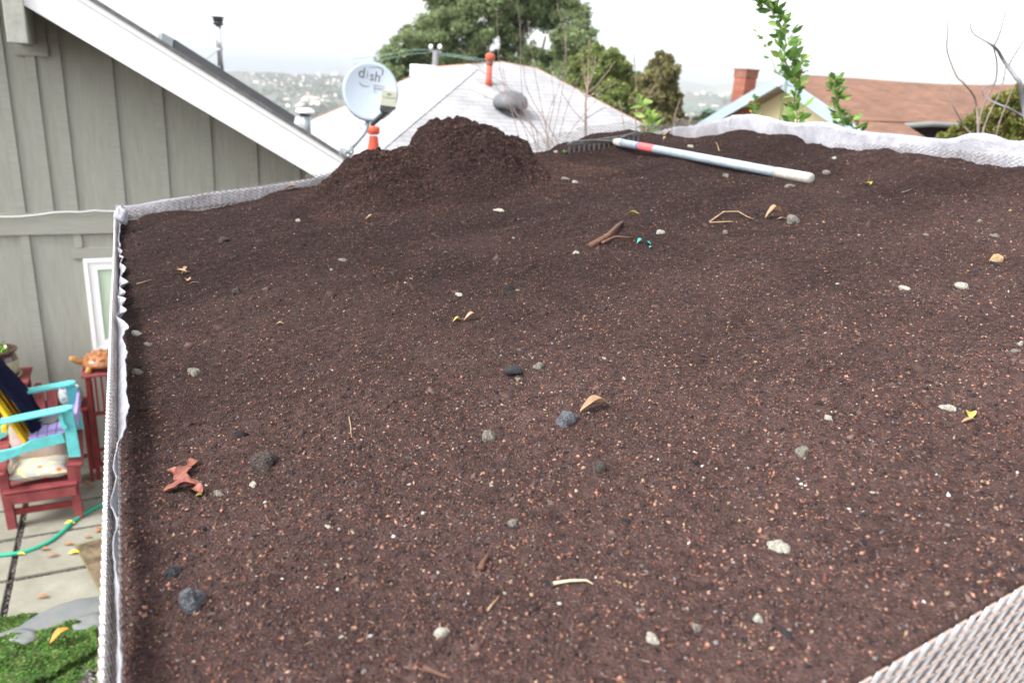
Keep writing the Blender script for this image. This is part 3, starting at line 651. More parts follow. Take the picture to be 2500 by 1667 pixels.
def twig(pts, r, label, m_=None, lift=.006, arch=0.):
    P = [on_soil(u, v) for u, v in pts]; k = len(P)
    P = [p+np.array([0, 0, lift+arch*math.sin(math.pi*i_/(k-1))]) for i_, p in enumerate(P)]
    rs = [r*(1-.6*i_/(k-1)) for i_ in range(k)]
    return tag(MB().tube(P, rs, 7).build('twig', m_ or M['ltan']), label, 'twig')
twig([(1350,1434),(1390,1432),(1430,1431),(1447,1436)], .0022, 'pale curved straw lying low in the centre', mat('straw', (.36,.31,.22), .6), arch=.003)
twig([(1732,546),(1765,528),(1800,530),(1822,540),(1840,540)], .0024, 'bent tan straw arching over the compost left of the curled leaf', arch=.012)
twig([(1732,548),(1780,547),(1790,546)], .002, 'short tan straw under the arched one', arch=.002)
twig([(1440,606),(1480,590),(1510,560),(1520,546)], .010, 'thick dark brown bark strip in the upper middle', M['lbrown'], arch=.01)
twig([(1470,598),(1500,590),(1530,592),(1545,585)], .005, 'thin dark twig crossing the bark strip', M['lbrown'], arch=.01)
twig([(334,698),(352,693),(371,687)], .0016, 'short yellow straw near the left edge')
twig([(852,1025),(856,1048),(858,1076)], .0012, 'thin upright tan fibre left of centre')
twig([(1190,1500),(1202,1484),(1216,1468)], .0016, 'thin slanting straw low left of centre')
twig([(1172,1398),(1180,1380),(1192,1362)], .0045, 'dark finger-shaped twig low left of centre', M['lbrown'])
twig([(1754,380),(1750,365),(1745,357)], .002, 'upright tan twig just beyond the rake handle', arch=.0, lift=.02)
twig([(2200,475),(2215,470),(2228,464)], .0022, 'small grey twig in the upper right', M['bark'])
twig([(1092,1020),(1082,1016),(1100,1012)], .001, 'tiny curled fibre left of the grey triangular stone', M['lbrown'])
twig([(1035,1641),(1070,1655),(1100,1667)], .003, 'dark twig at the bottom edge left of centre', M['lbrown'])
sp = on_soil(1378, 376); tw = thing('seedling', sp, 'tiny green seedling left of the rake tines', 'seedling')
mb = MB()
for k in range(5):
    a = k*1.3; q = np.array([math.cos(a)*.010, math.sin(a)*.010, .012]); s_ = np.array([-q[1], q[0], 0])*.5
    mb.add([sp, sp+q+s_, sp+q*1.6, sp+q-s_], [(0,1,2,3)])
mb.build('leaf_blade', mat('seedling_green', (.12,.30,.09), .5), tw)
MB().tube([sp, sp+np.array([0,0,.012])], .0012, 5).build('stem', mat('stem_green', (.2,.3,.1), .6), tw)
# ------------------------------------------------------------------ left house
ZB = lambda x: CZ-.0427-.5857*x      # underside of the barge board
ZT = lambda x: CZ+.3156-.592*x       # its top edge
WY = 8.0; RX = -3.4
hs_ = thing('grey_house', (-2.5, 12, 0), 'grey-green board and batten house with white barge board at the left', 'house')
XL, XRt = -8.6, 1.80
mb = MB(); mb.prism([(XL,WY,0),(XRt,WY,0),(XRt,WY,ZB(XRt)+.02),(RX,WY,ZB(RX)+.02),(XL,WY,ZB(XRt)+.02)], (0,8,0)); mb.build('wall', M['siding'], hs_)
# battens above and below the belly band
mb = MB()
bt = [-.848,-.631,-.44,-.052,.331,.721,1.130,1.538]
allb = [(x, .066) for x in bt] + [(x, .066) for x in np.arange(-1.25, XL, -.40)]
for x, w_ in allb:
    zt = ZB(x)+.01 if x > RX else ZB(2*RX-x)+.01
    if zt > 2.45: mb.add([(x-w_,WY-.022,2.437),(x,WY-.022,2.437),(x,WY-.022,zt),(x-w_,WY-.022,zt),(x-w_,WY+.01,2.437),(x,WY+.01,2.437),(x,WY+.01,zt),(x-w_,WY+.01,zt)],
        [(0,1,2,3),(1,5,6,2),(4,0,3,7),(3,2,6,7),(0,4,5,1)])
    z0 = 0 if not (-.6 < x < .5) else 2.112
    if x not in (-.631,-.052): mb.box((x-w_,WY-.022,z0),(x,WY+.01,2.243))
mb.build('batten', M['trimwood'], hs_)
MB().box((XL,WY-.034,2.245),(XRt,WY+.01,2.435)).build('belly_band', M['trimwood'], hs_)
MB().box((-.53,WY-.03,2.018),(.54,WY+.01,2.108)).build('window_head', M['trimwood'], hs_)
wf = MB()
x0, x1, z0, z1 = -.448, .46, 1.110, 2.013
for (a, b, t, y) in ((0,.05,0,.045),):
    wf.box((x0,WY-.045,z0),(x0+.035,WY+.01,z1)); wf.box((x1-.035,WY-.045,z0),(x1,WY+.01,z1)); wf.box((x0+.035,WY-.045,z0),(x1-.035,WY+.01,z0+.035)); wf.box((x0+.035,WY-.045,z1-.035),(x1-.035,WY+.01,z1))
win = wf.build('window', M['white'], hs_)
s_ = MB(); a0, a1, b0, b1 = x0+.038, x1-.038, z0+.038, z1-.038
for (p, q) in (((a0,WY-.03,b0),(a0+.07,WY+.008,b1)),((a1-.07,WY-.03,b0),(a1,WY+.008,b1)),((a0+.07,WY-.03,b0),(a1-.07,WY+.008,b0+.07)),((a0+.07,WY-.03,b1-.07),(a1-.07,WY+.008,b1))): s_.box(p, q)
s_.build('sash', M['white'], win)
bl = MB(); z = b0+.075
while z < b1-.08:
    bl.add([(a0+.072,WY-.008,z),(a1-.072,WY-.008,z),(a1-.072,WY-.003,z+.016),(a0+.072,WY-.003,z+.016)], [(0,1,2,3)]); z += .017
bl.box((a0+.071,WY-.002,b0+.072),(a1-.071,WY+.004,b1-.072))
bl.build('blind', M['blind'], win)
# roof slabs, barge boards, purlins
def pslab(xa, xb, ya, yb, za, zb, th):
    return [(xa,ya,za),(xb,ya,zb),(xb,yb,zb),(xa,yb,za),(xa,ya,za-th),(xb,ya,zb-th),(xb,yb,zb-th),(xa,yb,za-th)]
PF = [(0,1,2,3),(4,7,6,5),(0,4,5,1),(1,5,6,2),(2,6,7,3),(3,7,4,0)]
XE = 2.45
mb = MB(); mb.add(pslab(RX, XE, 7.235, 16.4, ZT(RX)+.012, ZT(XE)+.012, .035), PF); mb.add(pslab(2*RX-XE, RX, 7.235, 16.4, ZT(XE)+.012, ZT(RX)+.012, .035), PF); rf = mb.build('roof', M['asphalt'], hs_)
mb = MB(); mb.add(pslab(RX, XE-.05, 7.31, 16.3, ZB(RX)+.08, ZB(XE)+.08, .02), PF); mb.add(pslab(2*RX-XE+.05, RX, 7.31, 16.3, ZB(XE)+.08, ZB(RX)+.08, .02), PF); mb.build('soffit', M['soffit'], rf)
mb = MB()
def barge(xa, xb, f, y0, y1, zb_, zt_):
    mb.add([(xa,y0,zb_(f(xa))),(xb,y0,zb_(f(xb))),(xb,y0,zt_(f(xb))),(xa,y0,zt_(f(xa))),(xa,y1,zb_(f(xa))),(xb,y1,zb_(f(xb))),(xb,y1,zt_(f(xb))),(xa,y1,zt_(f(xa)))],
      [(0,1,2,3),(7,6,5,4),(0,4,5,1),(1,5,6,2),(2,6,7,3),(3,7,4,0)])
idf = lambda x: x; mir = lambda x: 2*RX-x
barge(RX, XE, idf, 7.27, 7.305, ZB, lambda x: ZT(x)-.075); barge(RX, XE, idf, 7.255, 7.29, lambda x: ZT(x)-.073, lambda x: ZT(x)-.025)
barge(2*RX-XE, RX, mir, 7.27, 7.305, ZB, lambda x: ZT(x)-.075); barge(2*RX-XE, RX, mir, 7.255, 7.29, lambda x: ZT(x)-.073, lambda x: ZT(x)-.025)
mb.build('barge_board', M['white'], hs_)
p = PY(18, 104, 7.2); q = PY(68, 100, 7.2)
MB().box((p[0], 7.2, p[2]), (q[0], WY, p[2]+.42)).build('purlin', M['beamwood'], hs_, bevel=.006)
p = PY(36, 134, 7.97); q = PY(118, 135, 7.97)
MB().box((p[0], 7.966, p[2]), (q[0], WY-.001, p[2]+.40)).build('purlin_plate', M['trimwood'], hs_)
# white cable on the belly band
cp = [PY(u, v, 7.95) for u, v in ((-120,540),(-40,533),(0,530),(50,529),(90,525),(130,519),(160,517),(190,518),(230,514),(270,516),(330,520))]
tag(MB().tube(cp, .006, 6).build('cable', M['white']), 'thin white cable sagging along the belly band of the grey house', 'cable')
# dark flashing box, flue and vent on the roof
ux = np.array([1, 0, -.592])/math.hypot(1, .592)
a = PY(420, 96, 7.75); b = PY(716, 284, 7.75)
rp_ = thing('roof_skylight', (a+b)/2, 'long charcoal skylight box lying on the roof slope behind the white barge board', 'skylight')
mb = MB(); zz = lambda x: ZT(x)+.015
A0, B0 = a[0], b[0]; ha, hb_ = a[2]-zz(A0), b[2]-zz(B0)
mb.add([(A0,7.75,zz(A0)),(B0,7.75,zz(B0)),(B0+.02,7.75,b[2]),(A0+.02,7.75,a[2]),(A0,8.6,zz(A0)),(B0,8.6,zz(B0)),(B0+.02,8.6,b[2]),(A0+.02,8.6,a[2])], [(0,1,2,3),(7,6,5,4),(0,4,5,1),(1,5,6,2),(2,6,7,3),(3,7,4,0)])
mb.build('frame', M['panel'], rp_)
c0 = PY(403, 92, 7.74); mb = MB(); mb.add([(A0-.085,7.74,zz(A0-.085)),(A0-.004,7.74,zz(A0-.004)),(A0+.012,7.74,a[2]+.005),(A0-.075,7.74,a[2]+.045),(A0-.085,8.6,zz(A0-.085)),(A0-.004,8.6,zz(A0-.004)),(A0+.012,8.6,a[2]+.005),(A0-.075,8.6,a[2]+.045)], [(0,1,2,3),(7,6,5,4),(0,4,5,1),(1,5,6,2),(2,6,7,3),(3,7,4,0)])
mb.build('end_cap', M['galv'], rp_)
d = 9.2; tp = PD(532, 42, d); bo = PD(545, 190, d); bo[0] = tp[0]; bo[1] = tp[1]; bo[2] = ZT(tp[0])-.02
fl = thing('stove_flue', bo, 'tall thin steel stove flue with black cap above the grey house roof', 'flue')
D = (tp-bo); Lf = tp[2]-bo[2]; q = lambda z: (tp[0], tp[1], z)
MB().tube([q(bo[2]), q(bo[2]+.60*Lf*.62)], .036, 16).build('lower_pipe', M['black'], fl)
MB().tube([q(bo[2]+.372*Lf), q(tp[2]-.05)], .033, 16).build('pipe', M['steel'], fl)
MB().lathe((tp[0],tp[1],tp[2]-.095), [(.001,.0),(.030,.0),(.062,.012),(.050,.035),(.052,.05),(.060,.055),(.060,.078),(.055,.085),(.08,.088),(.08,.096),(.001,.102)]).build('cap', M['black'], fl)
p1 = PD(541, 121, d); p2 = PD(502, 146, d-.3)
MB().tube([(tp[0],tp[1],p1[2]), p2], .006, 6).build('brace', M['galv'], fl)
MB().lathe((tp[0],tp[1],p1[2]-.012), [(.040,0),(.040,.024),(.034,.024)]).build('clamp', M['galv'], fl)
d = 8.6; tp = PD(745, 266, d); zb = ZT(tp[0])
vt = thing('roof_vent', (tp[0], tp[1], zb), 'short pale vent pipe with wide white cap left of the satellite dish', 'vent')
MB().tube([(tp[0],tp[1],zb-.05),(tp[0],tp[1],tp[2]-.045)], .058, 18).build('pipe', M['galv'], vt)
MB().lathe((tp[0],tp[1],tp[2]-.05), [(.05,.0),(.095,.0),(.105,.015),(.10,.035),(.06,.055),(.001,.06)]).build('cap', M['white'], vt)
MB().lathe((tp[0],tp[1],tp[2]-.075), [(.060,0),(.060,.025)]).build('neck', M['black'], vt)
# ------------------------------------------------------------------ satellite dish
mount = PY(852, 372, 7.42); dd = float((mount-ORI) @ CF)
DC = PD(905, 222, dd-.02)
ds = thing('satellite_dish', mount, 'grey satellite dish on a bent mast at the edge of the white barge board', 'satellite dish')
nrm = -CF*1.0 + CR*.22 + CU*.02; nrm /= np.linalg.norm(nrm)
up_ = CU - nrm*(CU @ nrm); up_ /= np.linalg.norm(up_); rt_ = np.cross(up_, nrm)
tl_ = R(-8); rt2 = rt_*math.cos(tl_)+up_*math.sin(tl_); up2 = -rt_*math.sin(tl_)+up_*math.cos(tl_)
ra, rb = 66/F*dd, 72/F*dd
dep = lambda r: -.045*(1-r*r)
def DP(x, y, o=0.):     # metres on the face
    r = min(1.0, math.hypot(x/ra, y/rb)); return DC + rt2*x + up2*y + nrm*(dep(r)+o)
vs, fs = [DP(0, 0)], []; NR, NA = 10, 48
for i_ in range(1, NR+1):
    for j in range(NA):
        t = 2*math.pi*j/NA; vs.append(DP(ra*i_/NR*math.cos(t), rb*i_/NR*math.sin(t)))
fs += [(0, 1+j, 1+(j+1) % NA) for j in range(NA)]
fs += [(1+i_*NA+j, 1+(i_+1)*NA+j, 1+(i_+1)*NA+(j+1) % NA, 1+i_*NA+(j+1) % NA) for i_ in range(NR-1) for j in range(NA)]
o2 = len(vs); lip = [DC + rt2*(ra*1.03*math.cos(2*math.pi*j/NA)) + up2*(rb*1.03*math.sin(2*math.pi*j/NA)) - nrm*.028 for j in range(NA)]
vs += lip; k0 = 1+(NR-1)*NA
fs += [(k0+j, o2+j, o2+(j+1) % NA, k0+(j+1) % NA) for j in range(NA)]
o3 = len(vs); vs += [DC - nrm*.075]; fs += [(o2+(j+1) % NA, o2+j, o3) for j in range(NA)]
rfl = MB().add(vs, fs, 0, True).build('reflector', M['dish'], ds)
def letter(name, text, x, y, size, mat_, sx=1., spacing=1., off=.0015, ext=0.):
    cu = bpy.data.curves.new(name, 'FONT'); cu.body = text; cu.size = size; cu.align_x = 'CENTER'; cu.align_y = 'CENTER'; cu.space_character = spacing; cu.offset = size*.018
    to = bpy.data.objects.new(name, cu); COL.objects.link(to); dg = bpy.context.evaluated_depsgraph_get(); dg.update()
    me = bpy.data.meshes.new_from_object(to.evaluated_get(dg)); bpy.data.objects.remove(to)
    vs = [DP(x+v.co.x*sx, y+v.co.y, off) for v in me.vertices]; fs = [tuple(p.vertices) for p in me.polygons]
    return MB().add(vs, fs, 0).build(name, mat_, ds)
px = dd/F
letter('logo_letter', 'd', -27*px, 40*px, 34*px, M['logo']); letter('logo_letter', 'i', -13*px, 39*px, 0.1*px+26*px, M['logo'], .7); letter('logo_letter', 'sh', 6*px, 38*px, 32*px, M['logo'], .95)
letter('logo_word', 'NETWORK', -7*px, 22*px, 8*px, M['logol'], 1.0, 1.1)
letter('logo_number', '500', 18*px, 11*px, 9*px, M['logo'], 1.5)
def stroke(pts, ws, name='logo_swoosh', m_=None):
    vs, fs = [], []
    for i_, ((x, y), w_) in enumerate(zip(pts, ws)):
        a_ = pts[max(0, i_-1)]; b_ = pts[min(len(pts)-1, i_+1)]; dx, dy = b_[0]-a_[0], b_[1]-a_[1]; l = math.hypot(dx, dy)
        nx_, ny_ = -dy/l*w_/2, dx/l*w_/2; vs += [DP((x+nx_)*px, (y+ny_)*px, .0015), DP((x-nx_)*px, (y-ny_)*px, .0015)]
    fs = [(2*k, 2*k+1, 2*k+3, 2*k+2) for k in range(len(pts)-1)]
    MB().add(vs, fs).build(name, m_ or M['logo'], ds)
stroke([(-12,56),(-2,60),(10,62),(19,60),(23,54),(22,47),(18,41)], [.6,1.2,2,3.2,4,3,.6])
stroke([(-30,20),(-27,14),(-19,11),(-10,12),(-2,16)], [.6,3,3.2,2,.5])
stroke([(6,19),(30,19),(29,2)], [1.6,1.6,1.6], 'logo_frame'); stroke([(6,19),(9,2),(18,1)], [1.6,1.6,1.2], 'logo_frame')
lb = PD(948, 245, dd-.36); pxl = (dd-.36)/F
def lbox(c, w_, h_, dth, m_, name, bev=.004, lean=0.):
    r_ = CR*math.cos(-.06)+CU*math.sin(-.06); u_ = np.cross(CF*-1, r_)*1.0; u_ = CU*math.cos(-.06)-CR*math.sin(-.06); f_ = -CF
    f_ = f_ + CR*.25; f_ /= np.linalg.norm(f_); r_ = np.cross(u_, f_)
    vs = [c + r_*sx*w_/2 + u_*sy*h_/2 + f_*sz*dth/2 for sz in (-1, 1) for sx, sy in ((-1,-1),(1,-1),(1,1),(-1,1))]
    o_ = MB().add(vs, [(0,3,2,1),(4,5,6,7),(0,1,5,4),(1,2,6,5),(2,3,7,6),(3,0,4,7)]).build(name, m_, ds, bevel=bev); return r_, u_, f_
r_, u_, f_ = lbox(lb, 38*pxl, 38*pxl, .10, M['lnb'], 'receiver')
fc = lb + f_*.0525
MB().tube([fc+r_*x*pxl+u_*y*pxl for x, y in ((-16,4),(-12,2),(0,1),(12,2),(16,4))], .0016, 6).build('receiver_lid', M['logo'], ds)
mb = MB()
for k in range(5):
    a = k*2*math.pi/5; mb.tube([fc+u_*10*pxl, fc+u_*10*pxl+(r_*math.cos(a)+u_*.7*math.sin(a))*6*pxl], .0022, 5)
mb.build('receiver_emblem', M['logo'], ds)
nb_ = lb - u_*19*pxl
mb = MB(); mb.prism([nb_+r_*-17*pxl+f_*.04, nb_+r_*15*pxl+f_*.04, nb_+r_*2*pxl-u_*13*pxl+f_*.03, nb_+r_*-12*pxl-u_*13*pxl+f_*.03, nb_+r_*-19*pxl-u_*6*pxl+f_*.04], -f_*.07); mb.build('receiver_yoke', M['black'], ds, bevel=.002)
e = PD(909, 304, dd-.04)
MB().bar(nb_-u_*10*pxl-r_*5*pxl, e, .032, .040, up=CR).build('feed_arm', M['black'], ds, bevel=.004)
k1 = PD(893, 322, dd+.03); k0_ = PD(899, 288, dd+.05); mnt = PD(853, 366, dd)
MB().tube([k0_, PD(896, 308, dd+.05), PD(890, 324, dd+.04), PD(872, 345, dd+.02), mnt], [.024,.024,.024,.022,.022], 14).build('mast', M['galv'], ds)
mb = MB(); mb.lathe(mnt-CU*.01, [(.001,-.02),(.04,-.02),(.045,0),(.04,.03),(.02,.05),(.001,.05)], 14, axis=-CF+CU*.4); mb.bar(PD(832,366,dd), PD(862,388,dd), .05, .03); mb.build('foot', M['galv'], ds)
mb = MB()
for (u, v) in ((843,372),(858,373),(851,380)): mb.lathe(PD(u, v, dd-.03), [(.001,.012),(.008,.012),(.008,-.01)], 8, axis=-CF)
mb.build('bolt', M['steel'], ds)
MB().tube([PD(u, v, dd) for u, v in ((875,284),(876,298),(880,310),(888,322))], .003, 6).build('cable_loop', M['galv'], ds)
MB().tube([PY(u, v, 7.22) for u, v in ((829,373),(834,383),(842,391),(850,396),(862,404))], .004, 6).build('cable_tail', M['logol'], ds)
# ------------------------------------------------------------------ neighbour with the pale hip roof
A = np.array(PD(1145, 159, 15.)); sp_ = math.tan(R(26)); nB = (0, -sp_, 1.); nA = (-sp_, 0, 1.)
nh = thing('hip_roof_house', (A[0], A[1]+2, 0), 'neighbouring house with a pale grey shingled hip roof behind the compost mound', 'house')
T1 = PP(1225,152,A,nB); T2 = PP(1310,168,A,nB); RR = PP(1620,330,A,nB)
ez = .9
hipv = np.array([-1, -1, -sp_]); hc = A + hipv*((A[2]-ez)/sp_)
e2 = RR + (RR-T2)*((RR[2]-ez)/(T2[2]-RR[2])); 
L1 = PP(1060,165,A,nA); L2 = PP(770,290,A,nA); L3 = L2 + (L2-L1)*((L2[2]-ez)/(L1[2]-L2[2])) if L2[2] > ez else L2
MB().prism([hc, e2, T2, T1, A], np.array([0, .02, -.06])).build('roof', M['greyroof'], nh)
MB().prism([hc, A, L1, L3], np.array([.02, 0, -.06])).build('roof', M['greyroofy'], nh)
back = [np.array([L3[0], L3[1], ez]), L1, T1, T2, e2, np.array([e2[0]+.5, L3[1]+3, ez])]
mb = MB(); bk = np.array([T1[0]+1.5, T1[1]+6, ez]); mb.add([L3, L1, A, T1, T2, e2, bk+np.array([3,0,0]), bk+np.array([-4,2,0])], [(1,2,3,7),(0,1,7),(3,4,6,7),(4,5,6)]); mb.build('roof', M['greyroof'], nh)
mb = MB()
nrm_h = np.array([-sp_*.7, -sp_*.7, 1.])
for k in range(40):
    t0, t1 = k/40, (k+1)/40+.008; p0 = A+(hc-A)*t0+np.array([0,0,.012]); p1 = A+(hc-A)*t1+np.array([0,0,.022])
    sl = np.array([.5, -.5, 0])*.28; dr = np.array([0,0,-.068])
    mb.add([p0+sl+dr, p0, p0-sl+dr, p1+sl+dr, p1, p1-sl+dr], [(0,1,4,3),(1,2,5,4),(3,4,5)])
mb.build('hip_cap', M['cap'], nh)
mb = MB()
for p, q in ((T1,T2),(T2,e2),(A,T1),(L1,A),(L1,L3)): mb.bar(p+np.array([0,.03,.0]), q+np.array([0,.03,.0]), .03, .035)
mb.build('edge_trim', M['redtrim'], nh)
mb = MB(); ins = .5
mb.prism([hc+np.array([ins,ins,-.05]), (e2[0]-ins, hc[1]+ins, ez-.05), (e2[0]-ins, hc[1]+6, ez-.05), (hc[0]+ins, hc[1]+6, ez-.05)], (0,0,-ez+.0)); mb.build('wall', M['cream'], nh)
w0 = PP(1044,172,A,nA); mb = MB(); mb.box((w0[0]-.22,w0[1],w0[2]-.2),(w0[0]+.18,w0[1]+.5,w0[2]+.1)); mb.build('roof_monitor', M['white'], nh, bevel=.01)
# red pipe on it
pb = PP(1193, 207, A, nB); tp_ = PD(1195, 138, float((pb-ORI) @ CF)); h_ = float(tp_[2]-pb[2])
rpipe = thing('red_vent_pipe', pb, 'tall orange-red vent pipe near the ridge of the pale hip roof', 'vent pipe')
MB().tube([pb+np.array([0,0,-.03]), pb+np.array([0,0,h_*.18]), pb+np.array([0,0,h_*.86])], [.075,.055,.048], 14).build('pipe', M['clay'], rpipe)
MB().lathe(pb+np.array([0,0,h_*.84]), [(.05,0),(.085,.02),(.085,.1),(.05,.13),(.001,.14)], 16).build('cap', M['clay'], rpipe)
MB().lathe(pb+np.array([0,0,h_*.66]), [(.052,0),(.062,.02),(.062,.10),(.052,.12)], 14).build('collar', M['brickdark'], rpipe)
pb = PP(1245, 276, A, nB)
tv = thing('dome_vent', pb, 'low rounded grey metal dome vent in the middle of the pale hip roof', 'roof vent')
MB().lathe(pb+np.array([0,0,-.1]), [(.16,0),(.16,.16),(.24,.17),(.25,.20)], 24).build('base', M['panel'], tv)
MB().lathe(pb+np.array([0,0,.08]), [(.27,0),(.31,.03),(.32,.09),(.29,.18),(.22,.25),(.12,.30),(.001,.315)], 28).build('dome', mat('weathered_vent', (.10,.105,.115), .5, var=.2), tv)
pb = PP(912, 374, A, nA); tp_ = PD(910, 310, float((pb-ORI) @ CF)); h_ = float(tp_[2]-pb[2])
rc = thing('clay_chimney_pot', pb, 'bright red tapered flue pot on the roof below the satellite dish', 'flue pot')
MB().lathe(pb+np.array([0,0,-.05]), [(.098,0),(.098,.03),(.066,h_*.72),(.066,h_*.8)], 20).build('pot', M['clay'], rc)
MB().lathe(pb+np.array([0,0,h_*.72]), [(.066,0),(.09,.02),(.09,.11),(.07,.12),(.001,.12)], 20).build('rim', M['clay'], rc)
pb = PP(880, 385, A, nA); mb = MB(); mb.box((pb[0]-.18,pb[1]-.35,pb[2]-.1),(pb[0]+.12,pb[1]+.1,pb[2]+.04)); 
tag(mb.build('roof_hatch', mat('rusty_hatch', (.40,.27,.12), .7, var=.4, vscale=20)), 'small rusty hatch on the pale roof at the foot of the red flue pot', 'hatch')
# ------------------------------------------------------------------ yellow house with brown roof
yh = thing('yellow_house', (11, 13, 0), 'cream-yellow house with blue-grey barge boards and a brown shingle roof at the right', 'house')
GX_ = 10.4
ap = PX(1903, 182, GX_); lf = PX(1700, 303, GX_); rg = PX(2125, 333, GX_)
def ext(p, q, k): return p+(q-p)*k
lf2 = ext(ap, lf, 1.5); rg2 = ext(ap, rg, 1.35); th = np.array([0, 0, -.20]); ex = np.array([1., 0, 0])
mb = MB(); mb.prism([ap, lf2, lf2+th, ap+th], (.05,0,0)); mb.prism([ap, ap+th, rg2+th, rg2], (.05,0,0)); mb.build('barge_board', M['bluegrey'], yh)
nR = np.cross(ex, rg-ap); nR /= np.linalg.norm(nR)
rv = [(1903,182),(1955,183),(2010,186),(2100,192),(2200,200),(2300,206),(2400,208),(2500,206),(2640,205),(2800,210)]
rid = [PY(u, v, ap[1]) for u, v in rv]
em = PP(2235, 304, ap, nR); k_e = (em[1]-ap[1]); 
eav = [np.array([p[0], em[1]-.0, p[2]+(em[2]-ap[2])]) for p in rid]
for L_ in (rid, eav): L_[0][0] += .05
o3_ = np.array([0, 0, -.05]); n_ = len(rid)
mb = MB(); vs = rid+eav+[p+o3_ for p in rid+eav]
fs = [(i_+n_, i_+1+n_, i_+1, i_) for i_ in range(n_-1)] + [(i_+2*n_, i_+1+2*n_, i_+1+3*n_, i_+3*n_) for i_ in range(n_-1)] + [(i_+n_, i_+3*n_, i_+1+3*n_, i_+1+n_) for i_ in range(n_-1)]
mb.add(vs, fs); bk_ = [p+(lf2-ap)+np.array([.0,0,.01]) for p in rid]
mb.add(rid+bk_+[p+o3_ for p in rid+bk_], [(i_, i_+1, i_+1+n_, i_+n_) for i_ in range(n_-1)] + [(i_+3*n_, i_+1+3*n_, i_+1+2*n_, i_+2*n_) for i_ in range(n_-1)])
# strip of roof over the porch gable below the eave line
xs2 = PP(2212,306,ap,nR)[0]; e00 = eav[0]+(eav[0]-rid[0])*-.02+np.array([0,0,.006]); r00 = ext(ap,rg2,1.)+np.array([.05,0,.004]); mb.prism([e00, r00, np.array([xs2,r00[1],r00[2]]), np.array([xs2,e00[1],e00[2]])], (0,0,-.05))
mb.build('roof', M['brownroof'], yh)
mb = MB()
for p in (lf2, rg2): mb.prism([ap+np.array([.055,0,-.06]), p+np.array([.055,0,-.06]), p+np.array([.055,0,-.08]), ap+np.array([.055,0,-.08])], (.7,0,0))
mb.build('soffit', mat('brown_soffit', (.22,.17,.11), .8, var=.2), yh)
wl = np.array([.55, 0, -.09]); wa, wb = ext(ap,lf,1.35)+wl, ext(ap,rg,1.15)+wl
mb = MB(); mb.prism([ap+wl, wa, (wa[0], wa[1], 0), (wb[0], wb[1], 0), wb], (.4,0,0)); mb.build('wall', M['cream'], yh)
MB().lathe(PX(1903,203,GX_-.03), [(.001,-.05),(.06,-.05),(.06,.05),(.001,.05)], 12, axis=(1,0,0)).build('finial', M['white'], yh)
mb = MB(); mb.box((wa[0]+.41, em[1]+.5, 0), (rid[-1][0], ap[1]+2.0, em[2]+.05)); mb.build('wall', M['eaveshade'], yh)  # near-black box stands in for the shaded opening under the eave
MB().tube([np.array([xs2,em[1]-.03,em[2]-.03])]+[p+np.array([0,-.03,-.03]) for p in eav if p[0] > xs2+.1], .045, 8).build('gutter', mat('gutter_grey', (.16,.17,.16), .7), yh)
c_ = PY(2216, 320, em[1]+.06); MB().box((c_[0]-.06,em[1]+.02,0),(c_[0]+.06,em[1]+.12,em[2]-.06)).build('porch_post', M['soffit'], yh)
mb = MB()
for k in range(34): x_ = c_[0]+.15+k*.09; mb.box((x_,em[1]+.1,1.6),(x_+.035,em[1]+.13,em[2]-.22))
mb.build('slat_screen', M['redtrim'], yh)
# brick chimney
YC = ap[1]+1.1; t0 = PY(1822, 168, YC); t1 = PY(1853, 170, YC); x0, x1 = t0[0], t1[0]; zt = float(t0[2]); PJ = lambda p: 1250+F*((CM.T@(np.array(p)-ORI))[0]/-(CM.T@(np.array(p)-ORI))[2]); x1 = x0+min(np.arange(.1,1.2,.01), key=lambda w_: abs(PJ((x0+w_,YC,zt))-1853)); dY_ = float(min(np.arange(.1,1.2,.01), key=lambda w_: abs(PJ((x0,YC+w_,zt))-1794)))
ch = MB(); ch.box((x0+.02,YC,1.5),(x1-.02,YC+dY_,zt-.16)); cho = ch.build('chimney', M['brick'], yh)
MB().box((x0+.008,YC-.012,zt-.16),(x1-.008,YC+dY_+.012,zt-.03)).build('chimney_collar', M['brickdark'], cho)
MB().box((x0-.005,YC-.025,zt-.03),(x1+.005,YC+dY_+.025,zt)).build('chimney_cap', M['brick'], cho)
# ------------------------------------------------------------------ patio
gp = MB()
PXs = [-2.30, -1.68, -1.06, -.42, .2, .82]; PYs = [5.42, 6.02, 6.62, 7.12, 7.60, 8.0]
gap = .022
vs = []
for a in range(len(PXs)-1):
    for b in range(len(PYs)-1):
        x0, x1, y0, y1 = PXs[a]+gap, PXs[a+1]-gap, PYs[b]+gap, PYs[b+1]-gap
        gp.box((x0,y0,-.03),(x1,y1,.012+.004*((a*3+b) % 2)))
pt = gp.build('patio', M['concrete'], None, bevel=.008); tag(pt, 'square concrete slabs with gravel joints beside the house', 'patio', kind='structure')
